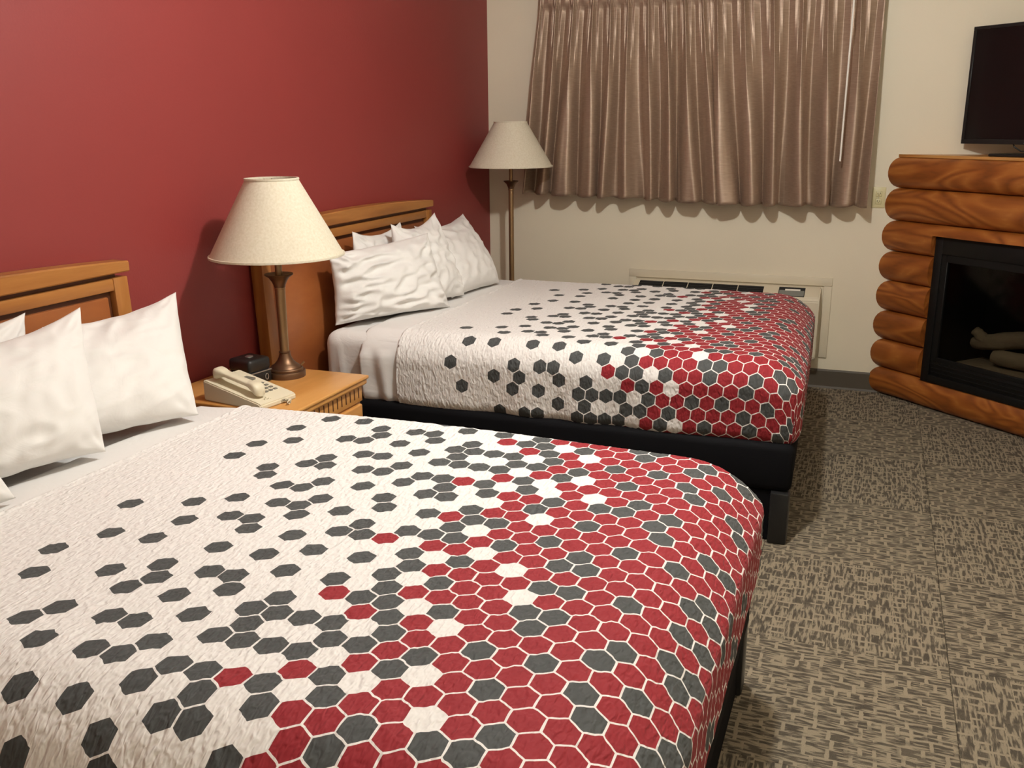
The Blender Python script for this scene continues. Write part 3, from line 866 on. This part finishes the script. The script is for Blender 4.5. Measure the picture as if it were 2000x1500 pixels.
# ------------------------------------------------------------------ lamps
def shade(t, r0, r1, z0, z1, zstem):
    th = 0.003
    prof = [(r0, z0), (r1, z1), (r1 - th, z1), (r0 - th, z0), (r0, z0)]
    o = lathe('lamp_shade', prof, MAT['linen'], t, 72, close=False, auto=40)
    for r, z in ((r0, z0), (r1, z1)):
        k = 0.0045
        lathe('shade_trim', [(r - k, z + 0.004), (r + 0.0035, z + 0.004), (r + 0.0045, z), (r + 0.0035, z - 0.004), (r - k, z - 0.004), (r - k, z + 0.004)], MAT['linen'], o, 72, close=False, auto=60)
    bm = bmesh.new()
    for k in range(3):
        a = 2 * PI * k / 3 + 0.4
        add_tube(bm, [(0, 0, z1 - 0.02), (r1 * math.cos(a), r1 * math.sin(a), z1 - 0.004)], 0.0022, 6)
    # harp
    pts = [(0.0, 0.055 * math.sin(PI * f) * s, zstem + (z1 - 0.02 - zstem) * (0.5 - 0.5 * math.cos(PI * f))) for s in (1,) for f in [i / 14 for i in range(15)]]
    add_tube(bm, pts, 0.002, 6)
    add_tube(bm, [(x, -y, z) for x, y, z in pts], 0.002, 6)
    bm_obj('harp', bm, MAT['bronze'], t, auto=50)
    lathe('finial', [(0.001, z1 - 0.022), (0.006, z1 - 0.018), (0.004, z1 - 0.012), (0.007, z1 - 0.004), (0.001, z1 + 0.002)], MAT['bronze'], t, 14, close=False)
    lathe('light_bulb', [(0.012, zstem + 0.01), (0.014, zstem + 0.04), (0.028, zstem + 0.075), (0.029, zstem + 0.095), (0.018, zstem + 0.118), (0.001, zstem + 0.124)], MAT['white_plastic'], t, 20, close=False)

t = thing('table_lamp', 'bronze table lamp with a cream cone shade on the nightstand', 'lamp', (0.298, 0.968, NZ))
lathe('base', [(0.001, 0.0), (0.073, 0.0), (0.073, 0.020), (0.071, 0.0235), (0.065, 0.024), (0.065, 0.031), (0.061, 0.035), (0.056, 0.0355), (0.053, 0.041),
               (0.042, 0.049), (0.031, 0.061), (0.0235, 0.076), (0.020, 0.091), (0.0215, 0.093), (0.0215, 0.097), (0.0175, 0.099)], MAT['bronze_dark'], t, 56, close=False, auto=35)
lathe('column', [(0.0170, 0.097), (0.0175, 0.20), (0.0190, 0.30), (0.0195, 0.335), (0.0210, 0.337), (0.0210, 0.342), (0.0195, 0.344)], MAT['bronze'], t, 40, close=False, auto=35)
lathe('cup', [(0.0205, 0.342), (0.023, 0.352), (0.029, 0.366), (0.039, 0.380), (0.051, 0.388), (0.0535, 0.391), (0.0520, 0.3935), (0.030, 0.389), (0.012, 0.387)], MAT['bronze_dark'], t, 48, close=False, auto=50)
lathe('stem', [(0.0130, 0.387), (0.0130, 0.520), (0.001, 0.522)], MAT['bronze'], t, 28, close=False)
tube('switch_knob', [(0.046, 0.034, 0.038), (0.056, 0.042, 0.050)], 0.0045, MAT['bronze'], t, 12)
shade(t, 0.243, 0.094, 0.464, 0.738, 0.52)

t = thing('floor_lamp', 'tall bronze floor lamp with a cream cone shade in the corner by the curtains', 'lamp', (0.28, 3.42, 0))
lathe('base', [(0.001, 0), (0.14, 0), (0.14, 0.014), (0.12, 0.026), (0.06, 0.036), (0.03, 0.05), (0.017, 0.08)], MAT['bronze_dark'], t, 48, close=False, auto=35)
lathe('pole', [(0.0155, 0.06), (0.0155, 1.155), (0.018, 1.157), (0.018, 1.164), (0.016, 1.166)], MAT['bronze'], t, 28, close=False)
lathe('cup', [(0.0165, 1.164), (0.020, 1.175), (0.028, 1.193), (0.043, 1.206), (0.0455, 1.209), (0.044, 1.212), (0.025, 1.208), (0.010, 1.206)], MAT['bronze_dark'], t, 40, close=False, auto=50)
lathe('stem', [(0.0105, 1.206), (0.0105, 1.345), (0.001, 1.347)], MAT['bronze'], t, 24, close=False)
shade(t, 0.250, 0.097, 1.297, 1.553, 1.345)

# ------------------------------------------------------------------ telephone and clock radio on the nightstand
t = thing('telephone', 'ivory desk telephone with handset and coiled cord on the nightstand', 'telephone', (0.362, 0.655, NZ), math.radians(-9))
hx, hy = 0.135, 0.086
prof = [(-hx, 0.0), (hx, 0.0), (hx, 0.018), (hx - 0.012, 0.024), (-hx + 0.004, 0.072), (-hx, 0.068)]
vs = [(x, -hy, z) for x, z in prof] + [(x, hy, z) for x, z in prof]
k = len(prof)
bm = bmesh.new()
bv = [bm.verts.new(v) for v in vs]
for i in range(k): bm.faces.new((bv[i], bv[(i + 1) % k], bv[k + (i + 1) % k], bv[k + i]))
bm.faces.new(bv[:k][::-1]); bm.faces.new(bv[k:])
bmesh.ops.bevel(bm, geom=list(bm.edges), offset=0.004, segments=2, affect='EDGES')
bm_obj('phone_base', bm, MAT['phone'], t, auto=35)
slope = (0.072 - 0.024) / (2 * hx - 0.016)
zt = lambda x: 0.024 + (hx - 0.012 - x) * slope
bm = bmesh.new()
for i in range(4):
    for j in range(3):
        x = 0.005 + 0.021 * i; y = 0.010 + 0.022 * j
        add_box(bm, (x - 0.006, y - 0.007, zt(x) - 0.004), (x + 0.006, y + 0.007, zt(x) + 0.003), 0.001, 1)
props(bm_obj('keypad', bm, MAT['key'], t, auto=40), kind='stuff')
box('memory_card', (-0.075, 0.008, zt(-0.055) - 0.004), (-0.030, 0.062, zt(-0.055) + 0.0035), MAT['key'], t, 0.001, 1)
# handset: two ear pieces joined by an arched grip
bm = bmesh.new()
N_ = 26; rings = []
for i in range(N_ + 1):
    f = i / N_; x = -0.112 + 0.215 * f
    e = max(0.0, 1 - min(f, 1 - f) / 0.24)
    zc = zt(x) + 0.036 - 0.013 * e * e
    hh = 0.009 + 0.016 * (e ** 0.8); ww = 0.018 + 0.009 * (e ** 0.8)
    cap = min(1.0, math.sqrt(max(0.0, 1 - ((abs(f - 0.5) - 0.42) / 0.08) ** 2))) if abs(f - 0.5) > 0.42 else 1.0
    cap = max(cap, 0.55)
    ring = []
    for m in range(16):
        a = 2 * PI * m / 16
        cx, sx_ = math.cos(a), math.sin(a)
        px = math.copysign(abs(cx) ** 0.6, cx); pz = math.copysign(abs(sx_) ** 0.6, sx_)
        ring.append(bm.verts.new((x, -0.043 + ww * px * cap, zc + hh * pz * cap)))
    rings.append(ring)
for A, Bq in zip(rings[:-1], rings[1:]):
    for m in range(16): bm.faces.new((A[m], A[(m + 1) % 16], Bq[(m + 1) % 16], Bq[m]))
bm.faces.new(rings[0][::-1]); bm.faces.new(rings[-1])
bm_obj('handset', bm, MAT['phone'], t, auto=60)
pts = []
for i in range(130):
    f = i / 129
    cx = 0.112 + 0.06 * f; cy = -0.043 + 0.075 * math.sin(f * 2.4)
    pts.append((cx, cy + 0.006 * math.cos(i * 0.95), 0.0105 + 0.006 * math.sin(i * 0.95) + (0.02 * (1 - f * 5) if f < 0.2 else 0)))
tube('coiled_cord', pts, 0.0018, MAT['phone'], t, 6)

t = thing('clock_radio', 'small black cube clock radio with a silver band on the nightstand', 'clock', (0.222, 0.850, NZ), math.radians(-10))
box('body_lower', (-0.056, -0.054, 0.0), (0.056, 0.054, 0.044), MAT['black_plastic'], t, 0.006, 2)
box('silver_band', (-0.0565, -0.0545, 0.043), (0.0565, 0.0545, 0.047), MAT['silver'], t, 0.001, 1)
box('body_upper', (-0.056, -0.054, 0.046), (0.056, 0.054, 0.096), MAT['black_plastic'], t, 0.013, 4)
lathe('snooze_button', [(0.015, 0.095), (0.015, 0.0985), (0.012, 0.1), (0.001, 0.1)], MAT['silver'], t, 24, close=False)
bm = bmesh.new()
ringp = [(0.0568, 0.028 + 0.0075 * math.cos(2 * PI * i / 24), 0.022 + 0.011 * math.sin(2 * PI * i / 24)) for i in range(25)]
add_tube(bm, ringp, 0.0013, 6)
bm_obj('port_ring', bm, MAT['silver'], t)

# ------------------------------------------------------------------ curtains
ZP = 2.205     # pleat line
def curtain(name, label, xt0, xt1, xb0, xb1, pleats, seed, zb0, zb1):
    ztop, nz, nx = 2.36, 64, 420
    verts, faces = [], []
    L = [(p - xt0) / (xt1 - xt0) for p in pleats]
    rnd = random.Random(seed)
    amp = [rnd.uniform(0.75, 1.25) for _ in range(len(L) + 2)]
    drift = [rnd.uniform(-0.35, 0.35) for _ in range(len(L) + 2)]
    ext = [L[0] - (L[1] - L[0])] + L + [L[-1] + (L[-1] - L[-2])]
    def phase(s):
        for k in range(len(ext) - 1):
            if s <= ext[k + 1] or k == len(ext) - 2:
                return k + (s - ext[k]) / (ext[k + 1] - ext[k])
    for j in range(nz + 1):
        f = j / nz
        for i in range(nx + 1):
            s = i / nx
            z_b = zb0 + (zb1 - zb0) * s
            z = ztop + (z_b - ztop) * f
            g = (ZP - z) / (ZP - z_b)           # 0 at the pleats, 1 at the hem
            gg = max(0.0, min(1.0, g))
            xt = xt0 + (xt1 - xt0) * s; xb = xb0 + (xb1 - xb0) * s
            h = max(-0.2, g)
            x = xt + (xb - xt) * h
            ph = phase(s)
            k = int(math.floor(ph + 0.5)); k = max(0, min(len(amp) - 1, k))
            # folds wander a little on the way down
            ph2 = ph + gg * (0.16 * math.sin(ph * 2.1 + seed + gg * 2.2) + 0.10 * math.sin(ph * 5.3 + seed * 2))
            w = abs((ph2 + 0.5) % 1.0 - 0.5) * 2     # 0 on the pleat, 1 between pleats
            sharp = 5.0 - 3.4 * min(1, gg * 2.2)
            ridge = (1 - w) ** sharp
            soft = 0.5 + 0.5 * math.cos(PI * w)
            m = min(1, gg * 1.8)
            shape = ridge * (1 - m) + soft * m
            A = (0.045 + 0.065 * gg) * (0.55 + 0.45 * amp[k])
            dep = A * shape
            # pouches hanging between two pleats just under the pinch
            if g > 0:
                pouch = math.exp(-((gg - 0.10) / 0.16) ** 2) * (1 - abs(2 * w - 1.15)) * 0.018
                dep += pouch if w > 0.35 else 0
            else:       # pinched fingers of the heading
                dep = 0.020 + 0.018 * math.exp(-(w * 3.2) ** 2) * (0.6 + 0.4 * math.cos(ph * 2 * PI * 6)) + 0.012 * w * math.sin((ZP - z) * -20)
            # second-order creases
            q = Vector((ph * 2.6, gg * 1.4, seed))
            dep += (0.014 * noise.noise(q) + 0.003 * noise.noise(Vector((ph * 5.1 + 9, gg * 2.4, seed)))) * (0.25 + 0.75 * gg)
            x += 0.014 * gg * math.sin(ph2 * 2 * PI + 0.9) * amp[k] * min(1.0, s * 10, (1 - s) * 10)
            zz = z + (0.006 * math.sin(ph2 * 2 * PI) if f > 0.9 else 0)
            kx = 0.984
            verts.append((2.346 + (x - 2.346) * kx, D - 0.085 - dep, 1.543 + (zz - 1.543) * kx))
    for j in range(nz):
        for i in range(nx):
            a = j * (nx + 1) + i
            faces.append((a, a + nx + 1, a + nx + 2, a + 1))
    o = mesh_obj(name, verts, faces, MAT['satin'], smooth=True)
    md = o.modifiers.new('thick', 'SOLIDIFY'); md.thickness = 0.0025; md.offset = -1
    return props(o, label, 'curtain', 'pinch pleated curtains over the window')
px2x = lambda px: 0.367 + (px - 1050) * 0.002848
curtain('curtain', 'left taupe satin curtain with pinch pleats, beside the floor lamp', 0.355, px2x(1401), 0.262, 1.483,
        [px2x(p) for p in (1082, 1120, 1163, 1201, 1238, 1279, 1317, 1354, 1390)], 3, 1.118, 1.078)
curtain('curtain', 'right taupe satin curtain with pinch pleats, behind the white wand', px2x(1396), 2.302, 1.473, 2.304,
        [px2x(p) for p in (1418, 1471, 1527, 1582, 1627, 1686)], 5, 1.074, 1.078)
t = thing('curtain_rod', 'white traverse rod holding the taupe curtains', 'curtain rod', (1.32, D, 2.375))
box('rail', (-0.98, -0.082, -0.030), (0.98, -0.064, -0.004), MAT['white_plastic'], t, 0.002)
for x in (-0.985, 0, 0.985):
    box('bracket', (x - 0.012, -0.07, -0.026), (x + 0.012, -0.001, -0.008), MAT['white_plastic'], t)
bm = bmesh.new()
add_tube(bm, [(2.150, D - 0.215, 2.35), (2.148, D - 0.222, 1.333)], 0.0052, 10)
props(bm_obj('curtain_wand', bm, MAT['white_plastic'], auto=50), 'thin white curtain wand hanging in front of the right curtain', 'curtain wand')

# ------------------------------------------------------------------ wall outlet
t = thing('wall_outlet', 'ivory double wall outlet right of the curtains', 'outlet', (2.362, D, 1.128))
box('cover_plate', (-0.035, -0.006, -0.057), (0.035, -0.0005, 0.057), MAT['ivory_plate'], t, 0.003, 2)
for z in (-0.021, 0.021):
    s = box('socket', (-0.016, -0.0085, z - 0.0145), (0.016, -0.0055, z + 0.0145), MAT['ivory_plate'], t, 0.004, 2)
    bm = bmesh.new()
    for x in (-0.0065, 0.0065): add_box(bm, (x - 0.0012, -0.0090, z - 0.002), (x + 0.0012, -0.0084, z + 0.007))
    add_box(bm, (-0.002, -0.0090, z - 0.009), (0.002, -0.0084, z - 0.0055))
    bm_obj('slots', bm, MAT['dark'], s)
lathe_o = box('screw', (-0.0025, -0.0078, -0.0025), (0.0025, -0.0058, 0.0025), MAT['silver'], t, 0.0008, 1)

# ------------------------------------------------------------------ wall air conditioner
t = thing('air_conditioner', 'almond wall air conditioner under the window behind the farther bed', 'air conditioner', (1.545, D, 0))
X0, X1 = 0.992 - 1.545, 2.098 - 1.545
prof = [(-0.001, 0.606), (-0.055, 0.606), (-0.150, 0.566), (-0.165, 0.545), (-0.165, 0.215), (-0.15, 0.195), (-0.001, 0.195)]
k = len(prof)
bm = bmesh.new()
bv = [bm.verts.new((X0, y, z)) for y, z in prof] + [bm.verts.new((X1, y, z)) for y, z in prof]
for i in range(k): bm.faces.new((bv[i], bv[(i + 1) % k], bv[k + (i + 1) % k], bv[k + i]))
bm.faces.new(bv[:k][::-1]); bm.faces.new(bv[k:])
bmesh.ops.bevel(bm, geom=[e for e in bm.edges], offset=0.006, segments=2, affect='EDGES')
bm_obj('case', bm, MAT['ac'], t, auto=30)
def on_slope(x0, x1, a0, a1, lift, th):   # a = 0..1 down the sloped top
    p = lambda a, o: (-0.055 - 0.095 * a - 0.388 * o, 0.606 - 0.040 * a + 0.921 * o)
    vs = []
    for x in (x0, x1):
        for a, o in ((a0, lift), (a1, lift), (a1, lift + th), (a0, lift + th)):
            y, z = p(a, o); vs.append((x, y, z))
    return vs, [(0, 1, 2, 3), (7, 6, 5, 4), (0, 4, 5, 1), (1, 5, 6, 2), (2, 6, 7, 3), (3, 7, 4, 0)]
v, f = on_slope(1.03 - 1.545, 1.777 - 1.545, 0.08, 0.95, -0.001, 0.002)
grille = mesh_obj('air_grille', v, f, MAT['dark'], t)
for a in (0.22, 0.42, 0.62, 0.82):
    v, f = on_slope(1.03 - 1.545, 1.777 - 1.545, a - 0.018, a + 0.018, 0.0005, 0.003)
    mesh_obj('slat', v, f, MAT['black_plastic'], grille)
for k in range(1, 5):
    x = 1.03 - 1.545 + 0.747 * k / 5
    v, f = on_slope(x - 0.002, x + 0.002, 0.08, 0.95, 0.0005, 0.0045)
    mesh_obj('rib', v, f, MAT['ac'], grille)
v, f = on_slope(1.864 - 1.545, 2.012 - 1.545, 0.05, 0.97, -0.001, 0.003)
cp = mesh_obj('control_panel', v, f, MAT['dark'], t)
v, f = on_slope(1.868 - 1.545, 2.008 - 1.545, 0.40, 0.95, 0.001, 0.003)
mesh_obj('display', v, f, MAT['ac_panel'], cp)
v, f = on_slope(1.90 - 1.545, 1.985 - 1.545, 0.28, 0.44, 0.001, 0.004)
mesh_obj('label_strip', v, f, MAT['white_plastic'], cp)
# flat trim round the wall opening
bm = bmesh.new()
fx0, fx1, fz0, fz1, w = 0.944 - 1.545, 2.156 - 1.545, 0.186, 0.664, 0.050
for lo, hi in (((fx0, -0.012, fz1 - w), (fx1, -0.0005, fz1)), ((fx0, -0.012, fz0), (fx0 + w - 0.004, -0.0005, fz1 - w)), ((fx1 - w + 0.004, -0.012, fz0), (fx1, -0.0005, fz1 - w))):
    add_box(bm, lo, hi, 0.003, 2)
bm_obj('wall_trim', bm, MAT['ac'], t, auto=40)

# ------------------------------------------------------------------ corner fireplace
FA = math.atan2(-0.6752, 0.7376)
fire = thing('fireplace', 'corner gas fireplace faced with varnished half-round logs', 'fireplace', (2.454, 3.764, 0), FA)
EW = 1.50
def wall_left(o):   # local e where the window wall is met at depth o
    return (o + 0.0105) / 0.9154
def wall_right(o):
    return (XR - 2.454 - 0.004 - 0.6752 * o) / 0.7376
ZW = [0.0, 0.159, 0.327, 0.493, 0.666, 0.833, 1.005, 1.183, 1.352]
IE0, IE1, IZ0, IZ1 = 0.298, 1.205, 0.145, 0.948      # firebox opening
def log_profile(z0, z1, lo, hi):
    pts = []
    n = 12
    for i in range(n + 1):
        a = -PI / 2 + PI * i / n
        z = (z0 + z1) / 2 + (z1 - z0) / 2 * math.sin(a) * 0.995
        o = 0.010 - 0.054 * (max(0.0, math.cos(a)) ** 0.85)
        if lo - 1e-6 <= z <= hi + 1e-6: pts.append((o, z))
    # exact cut points
    def at(z):
        s = max(-1, min(1, (z - (z0 + z1) / 2) / ((z1 - z0) / 2 * 0.995)))
        return 0.010 - 0.054 * (math.sqrt(max(0.0, 1 - s * s)) ** 0.85)
    if lo > z0 + 1e-4: pts.insert(0, (at(lo), lo))
    if hi < z1 - 1e-4: pts.append((at(hi), hi))
    return [(0.06, pts[0][1])] + pts + [(0.06, pts[-1][1])]
def add_log(bm, prof, ea, eb, seed):
    """ea / eb: numbers or functions of depth"""
    cols = 16
    grid = []
    for (o, z) in prof:
        a = ea(o) if callable(ea) else ea
        b = eb(o) if callable(eb) else eb
        row = []
        for i in range(cols + 1):
            e = a + (b - a) * i / cols
            k = 0.0 if o > 0.02 else 1.0
            dz = 0.0022 * noise.noise(Vector((e * 3.1, z * 2, seed))) * k
            do = 0.004 * noise.noise(Vector((e * 2.3 + 5, z * 3, seed))) * k
            row.append(bm.verts.new((e, o + do, z + dz)))
        grid.append(row)
    n = len(grid)
    for r in range(n):
        A, Bq = grid[r], grid[(r + 1) % n]
        for i in range(cols): bm.faces.new((A[i], A[i + 1], Bq[i + 1], Bq[i]))
    bm.faces.new([g[0] for g in grid]); bm.faces.new([g[-1] for g in grid][::-1])
for k in range(8):
    z0, z1 = ZW[k] + (0.002 if k == 0 else 0), ZW[k + 1]
    def one_log(prof, ea, eb, seed):
        bm = bmesh.new(); add_log(bm, prof, ea, eb, seed)
        bm_obj('log', bm, MAT['log'], fire, auto=50)
    whole = log_profile(z0, z1, z0, z1)
    if z1 <= IZ0 or z0 >= IZ1:
        one_log(whole, wall_left, wall_right, k)
    elif z0 < IZ0 or z1 > IZ1:      # notched for the firebox
        bm = bmesh.new()
        lo, hi = (z0, IZ0) if z0 < IZ0 else (IZ1, z1)
        add_log(bm, log_profile(z0, z1, lo, hi), IE0 - 0.01, IE1 + 0.01, k)
        add_log(bm, whole, wall_left, IE0, k)
        add_log(bm, whole, IE1, wall_right, k)
        bm_obj('log', bm, MAT['log'], fire, auto=50)
    else:
        one_log(whole, wall_left, IE0, k)
        one_log(whole, IE1, wall_right, k + 50)
# mantel board: triangle reaching back into the corner
bm = bmesh.new()
def tri(z):
    return [bm.verts.new((wall_left(-0.012), -0.012, z)), bm.verts.new((wall_right(-0.012), -0.012, z)),
            bm.verts.new((0.758, 0.672, z))]
a, b = tri(1.350), tri(1.364)
bm.faces.new(a[::-1]); bm.faces.new(b)
for i in range(3): bm.faces.new((a[i], a[(i + 1) % 3], b[(i + 1) % 3], b[i]))
bm_obj('mantel_board', bm, MAT['mantel'], fire)
# metal firebox
zb0, zb1 = IZ0 + 0.10, IZ1 - 0.03
box('firebox_back', (0.43, 0.290, zb0), (1.07, 0.300, zb1), MAT['black_metal'], fire)
vs = []
for (x, y) in ((IE0 + 0.03, 0.02), (0.43, 0.298), (1.07, 0.298), (IE1 - 0.03, 0.02)):
    vs += [(x, y, zb0), (x, y, zb1)]
mesh_obj('firebox_lining', vs, [(0, 2, 3, 1), (4, 6, 7, 5), (0, 6, 4, 2), (1, 3, 5, 7)], MAT['black_metal'], fire)
bm = bmesh.new()
wf = 0.050
for lo, hi in (((IE0 + 0.002, -0.012, IZ0 + 0.002), (IE0 + wf, 0.02, IZ1 - 0.002)), ((IE1 - wf, -0.012, IZ0 + 0.002), (IE1 - 0.002, 0.02, IZ1 - 0.002)),
               ((IE0 + wf, -0.012, IZ1 - 0.095), (IE1 - wf, 0.02, IZ1 - 0.002)), ((IE0 + wf, -0.012, IZ0 + 0.002), (IE1 - wf, 0.02, IZ0 + 0.045)),
               ((IE0 + wf, -0.004, IZ0 + 0.045), (IE1 - wf, 0.02, IZ0 + 0.125))):
    add_box(bm, lo, hi, 0.003, 2)
bm_obj('firebox_frame', bm, MAT['black_metal'], fire, auto=40)
for z in (IZ0 + 0.060, IZ0 + 0.082, IZ0 + 0.104):
    box('louver', (IE0 + wf + 0.01, -0.0085, z), (IE1 - wf - 0.01, -0.003, z + 0.006), MAT['black_metal'], fire, 0.001, 1)
gf0, gf1, gz0, gz1 = IE0 + 0.075, IE1 - 0.075, IZ0 + 0.135, IZ1 - 0.135
bm = bmesh.new(); wg = 0.012
for lo, hi in (((IE0 + wf, -0.006, gz0 - 0.012), (gf0 + wg, 0.014, IZ1 - 0.094)), ((gf1 - wg, -0.006, gz0 - 0.012), (IE1 - wf, 0.014, IZ1 - 0.094)),
               ((gf0, -0.006, gz1), (gf1, 0.014, IZ1 - 0.094)), ((gf0, -0.006, gz0 - 0.012), (gf1, 0.014, gz0 + wg))):
    add_box(bm, lo, hi, 0.002, 1)
bm_obj('glass_frame', bm, MAT['black_metal'], fire, auto=40)
box('glass_pane', (gf0, 0.004, gz0), (gf1, 0.008, gz1), MAT['fire_glass'], fire)
def ceramic(p0, p1, r, seed, fork=None):
    bm = bmesh.new()
    def limb(a, b, r0, r1, sd):
        a, b = Vector(a), Vector(b); t_ = (b - a).normalized(); u = t_.cross(Vector((0, 1, 0.2))).normalized(); w = t_.cross(u)
        rings = []
        for i in range(13):
            f = i / 12; p = a + (b - a) * f; rr = r0 + (r1 - r0) * f
            if i in (0, 12): rr *= 0.72
            rings.append([bm.verts.new(p + (u * math.cos(2 * PI * m / 14) + w * math.sin(2 * PI * m / 14)) * rr * (1 + 0.22 * noise.noise(Vector((f * 5, m * 0.9, sd))))) for m in range(14)])
        for A, Bq in zip(rings[:-1], rings[1:]):
            for m in range(14): bm.faces.new((A[m], A[(m + 1) % 14], Bq[(m + 1) % 14], Bq[m]))
        bm.faces.new(rings[0][::-1]); bm.faces.new(rings[-1])
    limb(p0, p1, r, r * 1.15, seed)
    if fork: limb(fork[0], fork[1], r * 0.8, r * 0.6, seed + 9)
    return bm_obj('ceramic_log', bm, MAT['ceramic'], fire, auto=60)
ceramic((0.47, 0.17, 0.375), (0.98, 0.17, 0.50), 0.042, 1, ((0.55, 0.16, 0.40), (0.485, 0.14, 0.455)))
ceramic((0.62, 0.13, 0.335), (1.08, 0.24, 0.335), 0.042, 2)
ceramic((0.74, 0.22, 0.48), (1.10, 0.12, 0.38), 0.040, 3)
box('ember_bed', (0.45, 0.06, IZ0 + 0.101), (1.05, 0.28, IZ0 + 0.135), MAT['ceramic'], fire, 0.01, 2)

# ------------------------------------------------------------------ television on the mantel
n = Vector((0.6752, 0.7376, 0)); e = Vector((0.7376, -0.6752, 0))
tvp = Vector((2.454, 3.764, 0)) + e * 0.748 + n * 0.15
t = thing('television', 'black flat screen television standing on the fireplace mantel', 'television', (tvp.x, tvp.y, 1.364), FA)
TW, TZ0, TZ1 = 0.483, 0.058, 0.640
bm = bmesh.new()
for lo, hi in (((-TW, -0.014, TZ0), (TW, 0.0, TZ0 + 0.024)), ((-TW, -0.014, TZ1 - 0.016), (TW, 0.0, TZ1)), ((-TW, -0.014, TZ0 + 0.024), (-TW + 0.016, 0, TZ1 - 0.016)), ((TW - 0.016, -0.014, TZ0 + 0.024), (TW, 0, TZ1 - 0.016))):
    add_box(bm, lo, hi, 0.0015, 1)
bm_obj('bezel', bm, MAT['black_plastic'], t, auto=40)
box('screen', (-TW + 0.014, -0.010, TZ0 + 0.022), (TW - 0.014, -0.002, TZ1 - 0.014), MAT['screen'], t)
bm = bmesh.new(); add_box(bm, (-TW + 0.01, -0.001, TZ0 + 0.01), (TW - 0.01, 0.018, TZ1 - 0.01), 0.004, 2); add_box(bm, (-0.30, 0.015, TZ0 + 0.04), (0.30, 0.055, TZ0 + 0.32), 0.02, 3)
bm_obj('housing', bm, MAT['black_plastic'], t, auto=40)
bm = bmesh.new(); add_box(bm, (-0.05, 0.004, 0.01), (0.05, 0.028, TZ0 + 0.06), 0.006, 2)
bm_obj('stand_neck', bm, MAT['black_plastic'], t, auto=40)
bm = bmesh.new(); add_box(bm, (-0.24, -0.11, 0.0), (0.24, 0.10, 0.014), 0.006, 2)
bm_obj('stand_base', bm, MAT['black_plastic'], t, auto=40)
tube('power_cable', [(-0.20, 0.012, TZ0 + 0.012), (-0.185, 0.010, 0.045), (-0.16, 0.03, 0.025), (-0.10, 0.07, 0.018), (0.0, 0.12, 0.012)], 0.0035, MAT['black_plastic'], t, 8)
